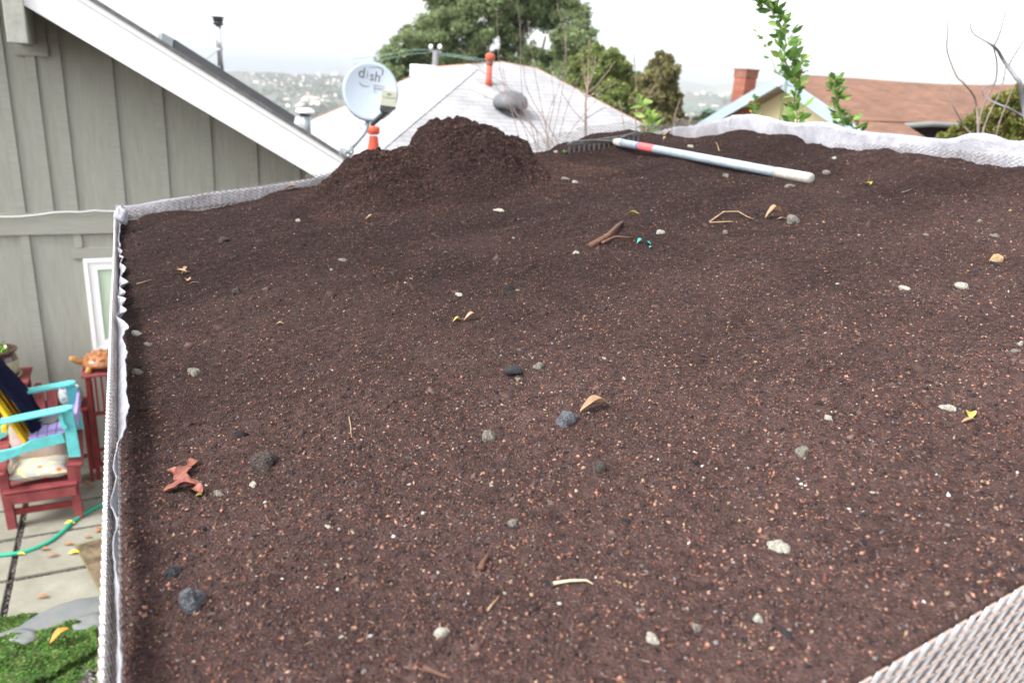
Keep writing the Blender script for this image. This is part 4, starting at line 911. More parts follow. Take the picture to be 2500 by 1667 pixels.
# ground: one sheet out past the shore
gr = [0, 2, 4, 6, 8, 10, 13, 17, 22, 28, 36, 46, 60, 80, 110, 150, 200, 270, 360, 480, 640, 800, 1000, 1250, 1600, 2100, 3000, 3700]
NA = 96; V, F_ = [], []
def terr(d): return 0. if d < 30 else max(-96., -.13*(d-30))
for r_i in gr:
    for j in range(NA):
        t = 2*math.pi*j/NA; V.append((r_i*math.sin(t), r_i*math.cos(t)+3, terr(r_i)-.034))
F_ = [(i_*NA+j, (i_+1)*NA+j, (i_+1)*NA+(j+1) % NA, i_*NA+(j+1) % NA) for i_ in range(len(gr)-1) for j in range(NA)]
g = link_mesh('ground', V[NA-1:NA]+V[NA:] if False else V, F_, M['earth']); tag(g, 'bare dark earth around the patio falling away to the shore', 'ground', kind='structure')
g.data.materials.append(M['terrain'])
for p in g.data.polygons:
    if abs(p.center[0]) > 40 or abs(p.center[1]) > 40: p.material_index = 1
def disc(name, r0, r1, z, m_, lab, cat):
    V = [(r*math.sin(2*math.pi*j/64), r*math.cos(2*math.pi*j/64), z) for r in (r0, r1) for j in range(64)]
    o_ = link_mesh(name, V, [(j, 64+j, 64+(j+1) % 64, (j+1) % 64) for j in range(64)], m_); return tag(o_, lab, cat, kind='structure')
disc('water', 500, 3650, -88., M['water'], 'pale strip of bay below the far shore', 'water')
# gravel in joints and by the flagstones
def gravel(n, xs, ys, smin, smax, name, label, zf=lambda x, y: 0*x, keep=None, cols=((.30,.28,.26),(.16,.15,.15),(.42,.38,.34),(.09,.08,.08))):
    x = RNG.uniform(*xs, n); y = RNG.uniform(*ys, n)
    if keep is not None: k = keep(x, y); x, y = x[k], y[k]
    n = len(x); s = RNG.uniform(smin, smax, n)
    T = OCT[None]*(1+RNG.uniform(-.2, .2, (n, 6, 1)))*(s[:, None]*RNG.uniform(.6, 1.2, (n, 3)))[:, None, :]
    Vv = np.einsum('nij,nkj->nki', rand_rot(n), T) + np.stack([x, y, zf(x, y)], 1)[:, None, :]
    c = np.array(cols)[RNG.integers(0, len(cols), n)]*RNG.uniform(.7, 1.2, (n, 1))
    o_ = np_mesh(name, Vv.reshape(-1, 3), (OCF[None]+np.arange(n)[:, None, None]*6).reshape(-1, 3), M['gravel'], colors=np.repeat(c, 6, 0)); return tag(o_, label, 'gravel', kind='stuff')
def jk(x, y):
    a = np.zeros(len(x), bool)
    for g_ in PXs: a |= np.abs(x-g_) < .022
    for g_ in PYs: a |= np.abs(y-g_) < .022
    return a
gravel(60000, (-1.9, .3), (5.3, 7.9), .005, .010, 'joint_gravel', 'dark gravel and grit filling the joints between the slabs', lambda x, y: -.008+0*x, jk, cols=((.12,.11,.10),(.05,.045,.04),(.22,.20,.18),(.03,.03,.03),(.07,.05,.04)))
gravel(14000, (-1.5, .1), (3.9, 5.05), .009, .018, 'gravel', 'loose grey pebbles at the lower left corner beside the clover', lambda x, y: -.02+0*x, cols=((.24,.22,.20),(.13,.12,.12),(.34,.29,.25),(.30,.31,.32)))
# flagstones
def flagstone(pts, h, m_, lab):
    P = [PZ(u, v, 0) for u, v in pts]; c_ = sum(P)/len(P); n = len(P); vs, fs = [], []
    for k, (s, z) in enumerate(((1.03, -.03), (1.0, h*.6), (.93, h), (.5, h*1.05))):
        for p in P: q = c_+(p-c_)*s; vs.append((q[0], q[1], z+.004*math.sin(q[0]*20+q[1]*15)))
    fs = [(k*n+j, k*n+(j+1) % n, (k+1)*n+(j+1) % n, (k+1)*n+j) for k in range(3) for j in range(n)] + [tuple(range(3*n, 4*n))]
    return tag(MB().add(vs, fs, 0, True).build('flagstone', m_), lab, 'flagstone')
flagstone([(-60,1580),(0,1560),(40,1545),(90,1515),(150,1485),(200,1472),(260,1462),(270,1500),(200,1520),(150,1540),(80,1570),(0,1600)], .05, M['flag'], 'long curved flagstone bordering the slabs')
flagstone([(170,1535),(200,1518),(250,1508),(260,1540),(215,1552),(180,1550)], .06, M['flag'], 'small blue-grey flagstone beside the mesh at the lower left')
flagstone([(20,1562),(60,1550),(90,1556),(100,1575),(60,1590),(25,1585)], .07, M['flag'], 'dark blue-grey flagstone poking out of the clover')
# clover and other ground cover
def cover(n, poly_px, hmax, size, name, label, cols, clump=0.):
    P = np.array([PZ(u, v, 0)[:2] for u, v in poly_px]); lo, hi = P.min(0), P.max(0)
    x = RNG.uniform(lo[0], hi[0], n); y = RNG.uniform(lo[1], hi[1], n)
    ins = np.zeros(n, bool); j = len(P)-1
    for i_ in range(len(P)):
        xi, yi, xj, yj = P[i_][0], P[i_][1], P[j][0], P[j][1]
        ins ^= ((yi > y) != (yj > y)) & (x < (xj-xi)*(y-yi)/(yj-yi+1e-9)+xi); j = i_
    x, y = x[ins], y[ins]; n = len(x)
    if clump: k = (perlin(x*7+3, y*7) + RNG.uniform(-.35, .35, n)) > clump; x, y = x[k], y[k]; n = len(x)
    z = RNG.uniform(.1, 1, n)**.6*hmax*(.7+.6*perlin(x*6, y*6))
    return leaves(np.stack([x, y, z], 1), size, cols, name, label, 'ground cover', flat=.7)
LEAF = np.array([[-.5, 0, 0], [-.15, .32, .06], [.5, 0, 0], [-.15, -.32, .06]])
def leaves(C_, size, cols, name, label, cat, flat=0., parent=None, kind='stuff', mat_=None, long_=1.):
    n = len(C_); rot = rand_rot(n)
    if flat:
        a = RNG.uniform(0, 2*math.pi, n); t = RNG.normal(0, 1-flat, n); ca, sa, ct, st = np.cos(a), np.sin(a), np.cos(t), np.sin(t)
        rot = np.stack([ca*ct, -sa, -ca*st, sa*ct, ca, -sa*st, st, 0*a, ct], 1).reshape(n, 3, 3)
    s = size*RNG.uniform(.55, 1.3, n)
    T = LEAF*np.array([long_, 1, 1])
    Vv = np.einsum('nij,nkj->nki', rot, T[None]*s[:, None, None]) + C_[:, None, :]
    c = np.array(cols)[RNG.integers(0, len(cols), n)]*RNG.uniform(.7, 1.3, (n, 1))
    o_ = np_mesh(name, Vv.reshape(-1, 3), np.arange(n*4).reshape(-1, 4), mat_ or M['leaf'], parent, colors=np.repeat(c, 4, 0))
    if parent is None: tag(o_, label, cat, kind=kind)
    return o_
GC = [(.050,.135,.022),(.085,.185,.03),(.028,.075,.015),(.13,.21,.05),(.08,.09,.035)]
cover(26000, [(-80,1590),(0,1575),(60,1560),(120,1552),(180,1530),(232,1540),(238,1600),(190,1625),(120,1667),(60,1700),(-80,1700)], .09, .030, 'clover', 'fresh green clover growing over the flagstones at the lower left', GC)
cover(5000, [(-40,1530),(0,1518),(60,1508),(92,1505),(60,1535),(0,1560),(-40,1570)], .05, .026, 'clover', 'small patch of clover between the slab and the long flagstone', GC)
cover(5000, [(100,1620),(240,1600),(245,1690),(60,1690)], .03, .022, 'clover', 'sparse clover sprigs among the grey pebbles', GC, clump=.05)
p = PZ(146, 1560, .1); mb = leaf_sheet(0, 0, 42, 20, .8, .15, None, '', P=p, tiltz=.5)[0]
tag(mb.build('dead_leaf', mat('orange_leaf', (.75,.28,.05), .5, trans=.3)), 'bright orange leaf lying on the clover', 'leaf')
M['leafy2'] = mat('yellow_leaf_patio', (.75,.50,.03), .6); M['leafb2'] = mat('brown_leaf_patio', (.30,.13,.05), .8)
for (u, v, L_, w_, a_, m_, lab) in ((170,1279,24,12,.2,'leafy2','yellow leaf on the slab below the red chair'),(182,1351,26,12,.3,'leafy2','yellow leaf on the slab at the corner of the dark board'),
   (110,1342,22,9,.0,'leafb2','brown leaf just below the green hose'),(104,1458,26,10,.2,'leafb2','pointed brown leaf alone on the lowest slab'),(168,1330,22,9,.1,'leafb2','tan leaf above the yellow leaf by the dark board'),
   (130,1358,26,8,.4,'leafb2','curled brown leaf left of the yellow leaf by the dark board'),(242,1296,16,16,.9,'leafb2','brown leaf on the joint beside the mesh'),(214,1312,18,8,.0,'leafb2','tan leaf below the joint near the mesh'),(52,1354,20,7,.1,'leafy2','faint yellow leaf in the joint under the hose'),
   (215,1180,16,10,.5,'leafb2','brown leaf under the red plant stand'),(225,1190,14,8,1.,'leafb2','second brown leaf under the red plant stand, right of the first')):
    mb = leaf_sheet(0, 0, L_, w_, a_, .12, None, '', P=PZ(u, v, .022), tiltz=.05)[0]; tag(mb.build('dead_leaf', M[m_]), lab, 'leaf')
# dark board with soil at the mesh
bd = thing('soil_board', PZ(220, 1380, 0), 'thin board covered in spilled dark compost lying on the slabs beside the mesh', 'board')
P = [PZ(u, v, .03) for u, v in ((182,1330),(262,1308),(330,1380),(330,1500),(246,1448))]
MB().prism(P, (0,0,-.012)).build('panel', mat('board_edge', (.16,.14,.07), .6), bd)
P = [PZ(u, v, .0315) for u, v in ((186,1332),(262,1312),(330,1384),(330,1492),(248,1444))]
MB().prism(P, (0,0,.004)).build('compost_layer', mat('board_compost', (.03,.02,.015), 1., col2=(.20,.15,.09), vscale=9, bump=1., bscale=70), bd)
# hose
hp = [PZ(u, v, .028) for u, v in ((-160,1350),(-80,1357),(0,1354),(40,1350),(80,1340),(120,1322),(150,1300),(180,1272),(215,1248),(262,1225),(330,1200))]
def smooth(P, k=6):
    P = [Vector(p) for p in P]; out = []
    for i_ in range(len(P)-1):
        a, b, c_, d_ = P[max(0, i_-1)], P[i_], P[i_+1], P[min(len(P)-1, i_+2)]
        for j in range(k):
            t = j/k; out.append(.5*((2*b)+(-a+c_)*t+(2*a-5*b+4*c_-d_)*t*t+(-a+3*b-3*c_+d_)*t*t*t))
    return out+[P[-1]]
tag(MB().tube(smooth(hp), .016, 12).build('garden_hose', M['hose']), 'green garden hose curving across the slabs', 'hose')
# ------------------------------------------------------------------ red chair (faces the camera)
rcx, rcy = -.888, 6.80
rch = thing('garden_chair', (rcx, rcy+.25, 0), 'weathered red wooden garden chair with cushions, facing the camera', 'chair')
X0, X1 = -1.135, -.645
for x in (X0, X1-.0):
    MB().add([(x-.02,rcy-.03,0),(x+.045,rcy-.03,0),(x+.035,rcy-.01,.52),(x-.035,rcy-.01,.52),(x-.02,rcy+.05,0),(x+.045,rcy+.05,0),(x+.035,rcy+.07,.52),(x-.035,rcy+.07,.52)], [(0,1,2,3),(7,6,5,4),(0,4,5,1),(1,5,6,2),(2,6,7,3),(3,7,4,0)]).build('leg', M['redpale'], rch, bevel=.004)
for x in (X0+.05, X1-.05): MB().box((x-.02,rcy+.62,0),(x+.03,rcy+.68,.42)).build('leg', M['red'], rch, bevel=.004)
MB().box((X0+.0,rcy-.055,.255),(X1+.02,rcy-.032,.345)).build('apron', M['redpale'], rch, bevel=.004)
MB().box((X0+.03,rcy-.005,.13),(X1,rcy+.02,.185)).build('stretcher', M['red'], rch, bevel=.004); MB().box((X0+.06,rcy+.40,.06),(X1-.04,rcy+.43,.115)).build('stretcher', M['red'], rch, bevel=.004)
mb = MB()
for k in range(6): y_ = rcy-.06+k*.088; z_ = .375-k*.016; mb.box((X0-.01,y_,z_-.02),(X1+.03,y_+.08,z_))
mb.build('seat', M['redpale'], rch, bevel=.004)
for x in (X0-.06, X1+.0): MB().prism([(x-.02,rcy-.10,.545),(x+.09,rcy-.10,.545),(x+.10,rcy-.02,.545),(x+.07,rcy+.70,.585),(x,rcy+.70,.585)], (0,0,.024)).build('arm', M['redpale'], rch, bevel=.006)
for x in (X0-.03, X1+.035): MB().prism([(x,rcy-.01,.54),(x,rcy+.11,.54),(x,rcy+.04,.38),(x,rcy-.01,.34)], (.024,0,0)).build('arm_bracket', M['redpale'], rch)
for k, hh in enumerate((.86,.93,.97,.93,.86)):
    x = X0+.02+k*.095; MB().prism([(x,rcy+.44,.27),(x+.08,rcy+.44,.27),(x+.083,rcy+.72,hh),(x+.06,rcy+.737,hh+.03),(x+.02,rcy+.737,hh+.03),(x-.003,rcy+.72,hh)], (0,.022,0)).build('back_slat', M['redpale'], rch, bevel=.004)
# cushions
def cushion(name, c, r, m_, lab, seed=0, tilt=None):
    vs, fs = [], []; n = 20
    for sgn in (1, -1):
        for i_ in range(n+1):
            for j in range(n+1):
                x = i_/n*2-1; y = j/n*2-1; k = max(0, (1-x**4)*(1-y**4))**.45; pin = 1-.10*(1-abs(x))*abs(y)**3-.0
                px_ = x*(1-.07*(1-y*y)); py_ = y*(1-.07*(1-x*x)); v = Vector((px_*r[0], py_*r[1], sgn*k*r[2]*(1+.08*math.sin(5*x+seed)*math.cos(4*y))))
                if tilt: v = Matrix.Rotation(tilt, 3, 'X') @ v
                vs.append(Vector(c)+v)
    o_ = (n+1)**2
    for i_ in range(n):
        for j in range(n):
            a = i_*(n+1)+j; fs += [(a, a+n+1, a+n+2, a+1), (o_+a+1, o_+a+n+2, o_+a+n+1, o_+a)]
    return tag(MB().add(vs, fs, 0, True).build(name, m_), lab, 'cushion')
def pattern(name, basec, cols, sc):
    m = mat(name, basec, .9); n = m.node_tree; b = n.nodes['Principled BSDF']; tc = n.nodes.new('ShaderNodeTexCoord'); last = None
    for k, (c, thr, s, tp) in enumerate(cols):
        if tp == 'v':
            t = n.nodes.new('ShaderNodeTexVoronoi'); t.inputs['Scale'].default_value = s*sc; o_ = t.outputs['Distance']; lt = True
        else:
            t = n.nodes.new('ShaderNodeTexWave'); t.inputs['Scale'].default_value = s*sc; t.inputs['Distortion'].default_value = 9; t.inputs['Detail'].default_value = 1.5; o_ = t.outputs['Fac']; lt = True
        mpn = n.nodes.new('ShaderNodeMapping'); mpn.inputs['Location'].default_value = (k*3.1, k*1.7, k); mpn.inputs['Rotation'].default_value = (k, k*.7, k*1.3); n.links.new(tc.outputs['Object'], mpn.inputs[0]); n.links.new(mpn.outputs[0], t.inputs[0])
        cm = n.nodes.new('ShaderNodeMath'); cm.operation = 'LESS_THAN'; cm.inputs[1].default_value = thr; n.links.new(o_, cm.inputs[0])
        mx = n.nodes.new('ShaderNodeMix'); mx.data_type = 'RGBA'; n.links.new(cm.outputs[0], mx.inputs[0]); mx.inputs[7].default_value = (*c, 1)
        if last: n.links.new(last, mx.inputs[6])
        else: mx.inputs[6].default_value = (*basec, 1)
        last = mx.outputs[2]
    n.links.new(last, b.inputs['Base Color']); return m
M['pat1'] = pattern('printed_cushion', (.42,.41,.36), [((.35,.42,.45),.07,3.5,'w'),((.75,.62,.30),.05,2.6,'w'),((.70,.15,.06),.20,6.5,'v')], 1.4)
M['pat2'] = pattern('printed_cushion_dull', (.26,.25,.21), [((.45,.20,.16),.12,4,'w'),((.50,.42,.15),.22,6,'v'),((.45,.25,.30),.17,5,'v')], 1.3)
cushion('cushion', (-.885, rcy+.20, .435), (.225,.20,.06), M['pat1'], 'white cushion with red and grey drawing lying flat on the red chair seat', 1, R(-6))
cushion('cushion', (-.90, rcy+.44, .60), (.235,.22,.075), M['pat2'], 'dull beige patterned cushion leaning against the back of the red chair', 2, R(62))
# ------------------------------------------------------------------ turquoise, yellow and lavender chair standing on the arms of the red one
tch = thing('garden_chair', (-.9, 6.95, .58), 'turquoise, yellow and lavender garden chair stacked on the arms of the red chair', 'chair')
YN, YF = 6.72, 7.28
def npoly(px, Y): return [PY(u, v, Y) for u, v in px]
def both(px, name, m_, th=.024, bev=.004, far=True, only=None):
    P = npoly(px, YN); MB().prism(P, (0,th,0)).build(name, m_, tch, bevel=bev)
    if far: MB().prism([p+np.array([0,YF-YN,0]) for p in P], (0,th,0)).build(name, m_, tch, bevel=bev)
both([(168,1117),(198,1115),(178,1003),(150,1004)], 'leg', M['turq'])
both([(-90,1160),(-60,1098),(0,1102),(20,1098),(50,1090),(75,1075),(152,1058),(160,1080),(60,1105),(30,1118),(0,1130),(-50,1165)], 'side_rail', M['turq'])
def arm(y0, y1):
    p0 = PY(8, 1032, YN); p1 = PY(178, 998, YN)
    z0, z1, xa, xb = p0[2], p1[2], p0[0]-.02, p1[0]
    MB().prism([(xa,y0,z0),(xa,y1,z0),(xb-.04,y1,z1),(xb,y1-.03,z1),(xb,y0+.03,z1),(xb-.04,y0,z1)], (0,0,.022)).build('arm', M['turq'], tch, bevel=.006)
arm(YN-.05, YN+.06); arm(YF-.04, YF+.07)
both([(143,1012),(152,1008),(158,1030),(167,1040),(158,1048),(150,1040)], 'arm_bracket', M['turq'], th=-.03, bev=.003, far=False)
sl = [(72,1072),(98,1066),(124,1058),(150,1050)]
q0 = PY(70,1076,YN); q1 = PY(182,1052,YN)
for k in range(5):
    a = q0+(q1-q0)*(k/5); b = q0+(q1-q0)*((k+.9)/5); MB().prism([(a[0],YN+.01,a[2]),(b[0],YN+.01,b[2]),(b[0],YN+.01,b[2]+.02),(a[0],YN+.01,a[2]+.02)], (0,YF-YN,0)).build('seat_slat', M['purple'], tch, bevel=.003)
a = PY(172,1010,YN); b = PY(176,1048,YN); MB().box((a[0]+.02,YN+.03,b[2]),(a[0]+.042,YF,a[2]-.03)).build('apron', M['purple'], tch, bevel=.004)
# reclining yellow back: slats run up to the left
t_ = PY(-70,880,YN+.1); b_ = PY(72,1078,YN+.1)
for k in range(5):
    y_ = YN+.035+k*.105; dn = np.array([.028,0,.016])
    MB().prism([(b_[0],y_,b_[2]),(t_[0],y_,t_[2]),(t_[0]-.024,y_,t_[2]-.012),(b_[0]-.024,y_,b_[2]-.012)], (0,.088,0)).build('back_slat', M['yellow'], tch, bevel=.003)
mm = b_+(t_-b_)*.30; MB().box((mm[0]-.07,YN-.01,mm[2]-.07),(mm[0]-.035,YF+.02,mm[2]-.02)).build('back_rail', M['yellow'], tch, bevel=.004)
# navy fleece draped on it
n, m = 26, 18; vs = []
for k in (0, 1):
    for i_ in range(n+1):
        for j in range(m+1):
            t = i_/n; s = j/m; P0_ = b_*(1-t)+t_*t + np.array([.022,0,.016])
            y_ = YN+.085+s*.50; bulge = .03*math.sin(math.pi*min(1, t*1.1))+.02*math.sin(7*s+5*t)+.015*math.sin(13*s)+.10*max(0, .55-t)*math.sin(math.pi*s)
            vs.append((P0_[0]+bulge*.8+k*.012+.16*max(0,.12-t), y_, P0_[2]+bulge*.6+k*.012-.0*t))
fs = []; o2 = (n+1)*(m+1)
for i_ in range(n):
    for j in range(m):
        a_ = i_*(m+1)+j; fs += [(a_, a_+1, a_+m+2, a_+m+1), (o2+a_+m+1, o2+a_+m+2, o2+a_+1, o2+a_)]
for i_ in range(n):
    for j in (0, m): a_ = i_*(m+1)+j; fs.append((a_, a_+m+1, o2+a_+m+1, o2+a_))
for j in range(m):
    for i_ in (0, n): a_ = i_*(m+1)+j; fs.append((a_, a_+1, o2+a_+1, o2+a_))
tag(MB().add(vs, fs, 0, True).build('fleece_jacket', M['navy']), 'dark navy fleece draped over the yellow back of the turquoise chair', 'jacket')
c = PY(124, 1030, YN+.2); mb = MB(); mb.blob((c[0], YN+.28, c[2]-.01), (.09,.08,.022), 4, .2, 8); tag(mb.build('glove', M['flag']), 'grey cloth lying on the lavender seat', 'cloth')
# ------------------------------------------------------------------ red plant stands
def stand(x0, x1, y0, y1, h, lab, mids=()):
    t = thing('plant_stand', ((x0+x1)/2, (y0+y1)/2, 0), lab, 'plant stand')
    for x in (x0, x1-.035):
        for y in (y0, y1-.035): MB().box((x,y,0),(x+.035,y+.035,h-.022)).build('leg', M['red'], t, bevel=.003)
    MB().box((x0-.025,y0-.025,h-.022),(x1+.025,y1+.025,h)).build('top', M['redpale'], t, bevel=.004)
    for z in (h*.62, h*.28, h*.14):
        mb = MB(); mb.box((x0+.036,y0+.006,z),(x1-.036,y0+.028,z+.03)); mb.box((x0+.006,y0+.036,z),(x0+.028,y1-.036,z+.03)); mb.build('rail', M['red'], t)
    mb = MB(); k = x0+.07
    while k < x1-.06: mb.box((k,y0+.008,h*.62+.031),(k+.018,y0+.024,h-.023)); k += .05
    mb.build('spindle', M['red'], t); return t
tz = float(PY(215, 915, 7.45)[2]); xs_ = float(PY(212, 915, 7.45)[0])
stand(xs_-.02, xs_+.36, 7.45, 7.78, tz, 'tall red plant stand below the window carrying the orange turtle')
tz2 = float(PY(45, 932, 7.45)[2]); xe = float(PY(62, 932, 7.45)[0])
stand(xe-.40, xe, 7.45, 7.80, tz2, 'red plant stand at the far left carrying the brown glazed pot')
lowz = float(PY(180, 985, 7.6)[2])
bn = thing('plant_shelf', ((xe+xs_)/2, 7.6, 0), 'low red slatted shelf between the two plant stands', 'shelf')
mb = MB()
for k in range(4): mb.box((xe+.02,7.42+k*.085,lowz-.02),(xs_-.03,7.42+k*.085+.07,lowz))
mb.build('shelf_top', M['red'], bn)
for x in (xe+.03, xs_-.07): 
    for y in (7.43, 7.70): MB().box((x,y,0),(x+.03,y+.03,lowz-.021)).build('leg', M['red'], bn)
MB().box((xe+.065,7.44,lowz*.35),(xs_-.075,7.46,lowz*.35+.035)).build('rail', M['red'], bn)
# pots
c = PY(5, 925, 7.6); pc = (c[0], 7.6, tz2); hp_ = float(PY(10, 850, 7.6)[2])-tz2
pot = thing('glazed_pot', pc, 'brown glazed pot with speckled cream belly and a small green plant', 'pot')
rr_ = float(PY(45, 860, 7.6)[0]-c[0])
MB().lathe(pc, [(.001,.012),(rr_*.72,.012),(rr_*.85,hp_*.2),(rr_*.98,hp_*.45),(rr_*.93,hp_*.62)], 28).build('belly', M['potlow'], pot)
MB().lathe(pc, [(rr_*.935,hp_*.60),(rr_*.86,hp_*.76),(rr_*.80,hp_*.86),(rr_*.98,hp_*.93),(rr_*1.0,hp_*.98),(rr_*.92,hp_*1.0),(rr_*.72,hp_*.96),(rr_*.7,hp_*.85),(.001,hp_*.85)], 28).build('neck', M['pot'], pot)
MB().lathe(pc, [(.001,0),(rr_*.9,0),(rr_*1.05,.03),(rr_*1.0,.032),(rr_*.85,.010)], 28).build('saucer', M['potlow'], pot)
C_ = np.array(pc)+RNG.normal(size=(40, 3))*np.array([.045,.045,.02])+np.array([.02,0,hp_*1.0])
leaves(C_, .05, [(.20,.36,.06),(.12,.26,.05)], 'foliage', None, None, parent=pot)
c = PY(172, 975, 7.56); pc = (c[0], 7.56, lowz); r0 = float(PY(205, 960, 7.56)[0]-c[0])*.95; h0 = float(PY(172, 944, 7.56)[2])-lowz
M['mosaic'] = pattern('mosaic_glaze', (.42,.48,.50), [((.10,.22,.30),.28,9,'v'),((.45,.18,.12),.18,12,'v'),((.65,.63,.55),.12,7,'v')], 2.)
mp2 = thing('mosaic_pot', pc, 'round blue and white painted pot on the low red shelf', 'pot')
MB().lathe(pc, [(.001,0),(r0*.6,0),(r0*.92,h0*.3),(r0*1.0,h0*.55),(r0*.92,h0*.8),(r0*.78,h0*.92),(r0*.74,h0),(r0*.66,h0),(r0*.66,h0*.8),(.001,h0*.8)], 26).build('bowl', M['mosaic'], mp2)
# turtle ornament
c = PY(243, 905, 7.6); tc_ = np.array([c[0], 7.6, tz]); s = 1.
M['shell'] = mat('turtle_shell', (.15,.04,.015), .35, col2=(.50,.22,.08), vscale=42, spec=.5, coat=.3)
M['skin'] = mat('turtle_skin', (.32,.13,.035), .45, col2=(.45,.28,.10), vscale=18)
tu = thing('turtle_ornament', tc_, 'glossy orange ceramic turtle on the tall red plant stand', 'ornament')
mb = MB(); n = 16
for i_ in range(8):
    for j in range(24): pass
mb.lathe(tc_+np.array([.02,0,.055]), [(.001,.115),(.05,.108),(.10,.085),(.14,.045),(.155,.01),(.15,-.005),(.001,-.012)], 26)
for r_, nn_, z_ in ((0,1,.112),(.062,6,.100),(.115,11,.066)):
    for k in range(nn_):
        a = k*2*math.pi/nn_+r_*7; mb.blob(tc_+np.array([.02+r_*math.cos(a), r_*math.sin(a), .055+z_]), (.024,.024,.012), k, .08, 5)
mb.build('shell', M['shell'], tu)
MB().tube([tc_+np.array(p) for p in ((-.11,0,.07),(-.15,-.01,.085),(-.18,-.02,.10),(-.205,-.025,.125),(-.225,-.03,.130)) ], [.03,.028,.026,.030,.014], 12).build('head', M['skin'], tu)
for (x, y) in ((-.08,-.09),(.11,-.09),(-.08,.09),(.11,.09)): MB().tube([tc_+np.array([x*.8,y*.8,.06]), tc_+np.array([x,y*1.2,.03]), tc_+np.array([x-.01,y*1.3,0])], [.03,.026,.028], 8).build('leg', M['skin'], tu)
# ------------------------------------------------------------------ trees
def crown(blobs, n, size, cols, parent, long_=1.5, shell=.55):
    """blobs: (centre, radii). Leaves fill clumps spread through each blob"""
    B = np.array([list(c)+list(r) for c, r in blobs]); vol = (B[:, 3]*B[:, 4]*B[:, 5])**.66; pick = RNG.choice(len(B), n, p=vol/vol.sum())
    # each blob holds sub clumps
    K = 38; sub = RNG.normal(size=(len(B), K, 3)); sub /= np.linalg.norm(sub, axis=2)[..., None]; sub *= RNG.uniform(shell, .95, (len(B), K, 1))
    sh_ = RNG.integers(0, K, n); cen = B[pick, :3] + sub[pick, sh_]*B[pick, 3:]
    d = RNG.normal(size=(n, 3)); d /= np.linalg.norm(d, axis=1)[:, None]; rad = RNG.uniform(.0, 1, n)**.4
    P = cen + d*rad[:, None]*B[pick, 3:]*.33
    tone = (RNG.uniform(.65, 1.25, (len(B), K)))[pick, sh_]
    rot = rand_rot(n); s = size*RNG.uniform(.6, 1.3, n); T = LEAF*np.array([long_, .9, 1])
    Vv = np.einsum('nij,nkj->nki', rot, T[None]*s[:, None, None]) + P[:, None, :]
    c = np.array(cols)[RNG.integers(0, len(cols), n)]*tone[:, None]*RNG.uniform(.8, 1.2, (n, 1))
    return np_mesh('crown', Vv.reshape(-1, 3), np.arange(n*4).reshape(-1, 4), M['leaf'], parent, colors=np.repeat(c, 4, 0))
def pxblobs(lst, d, depth=.8):
    out = []
    for (u, v, r) in lst:
        dd_ = d*(1+random.uniform(-.05, .05)); R_ = r/F*dd_; out.append((PD(u, v, dd_), (R_, R_*depth, R_*.85)))
    return out
def trunk(t, base_pt, tops, r, m_, name='trunk', n=8):
    mb = MB()
    for tp_ in tops:
        b = np.array(base_pt); tp_ = np.array(tp_); k = 6; pts = [b+(tp_-b)*(i_/k)+np.array([math.sin(i_*1.7+tp_[0]), math.cos(i_*1.3+tp_[1]), 0])*r*.5*(i_/k) for i_ in range(k+1)]
        mb.tube(pts, [r*(1-.75*i_/k) for i_ in range(k+1)], n)
    return mb.build(name, m_, t)
DG = 36.
eu = [(960,150,42),(985,110,40),(1010,85,34),(960,195,38),(1005,170,50),(1040,200,40),(940,175,22),(1060,120,62),(1075,60,60),(1110,20,70),(1130,90,66),(1175,40,66),(1100,170,46),(1160,150,42),(1220,10,66),(1235,80,30),(1280,25,66),(1340,20,64),(1390,45,55),(1420,95,48),(1440,135,40),(1380,105,44),(1300,130,22),(1395,165,48),(1360,200,44),(1310,190,40),(1250,170,36),(1200,190,36),(1440,190,36),(1405,215,44),(1150,-40,80),(1230,-60,90),(1310,-45,80),(1090,-20,60),(1010,215,34),(950,225,24),(1345,150,22)]
b0 = PD(1230, 300, DG); b0[2] = terr(DG)
t = thing('eucalyptus_tree', b0, 'huge round-topped eucalyptus tree behind the pale hip roof', 'tree')
trunk(t, b0, [PD(1140,60,DG), PD(1240,40,DG), PD(1330,90,DG), PD(1010,150,DG), PD(1400,120,DG), PD(1290,-20,DG)], .2, M['bark'])
crown(pxblobs(eu+[(1255,100,36),(1300,135,34),(1340,150,28),(1230,150,36),(1270,190,40)], DG, 1.), 185000, .105, [(.21,.26,.115),(.165,.215,.10),(.25,.29,.13),(.10,.15,.075)], t)
DG2 = 27.
b0 = PD(1460, 330, DG2); b0[2] = 0
t = thing('bay_tree', b0, 'bushy mid-green tree between the eucalyptus and the conifer', 'tree')
trunk(t, b0, [PD(1450,150,DG2), PD(1500,190,DG2), PD(1400,220,DG2)], .2, M['bark'])
crown(pxblobs([(1450,135,34),(1420,160,32),(1490,150,34),(1520,185,34),(1460,195,44),(1400,215,36),(1420,250,40),(1500,235,44),(1540,220,34),(1470,285,50),(1540,280,40),(1395,265,30),(1560,250,26),(1555,195,24),(1580,230,26),(1600,290,30)], DG2), 62000, .09, [(.21,.25,.075),(.15,.20,.065),(.27,.30,.09),(.09,.13,.045)], t)
DG3 = 24.
b0 = PD(1610, 330, DG3); b0[2] = 0
t = thing('cypress_tree', b0, 'olive-brown conifer with a pointed top right of the bushy tree', 'tree')
trunk(t, b0, [PD(1612,180,DG3)], .1, M['bark'])
crown(pxblobs([(1612,140,16),(1630,150,18),(1600,165,24),(1635,180,28),(1590,200,30),(1625,215,36),(1645,240,26),(1590,245,36),(1560,240,22),(1620,270,40),(1575,285,34),(1645,285,24),(1600,310,40),(1665,300,18)], DG3), 36000, .085, [(.21,.19,.075),(.15,.16,.06),(.27,.22,.10),(.09,.09,.04)], t, long_=2.)
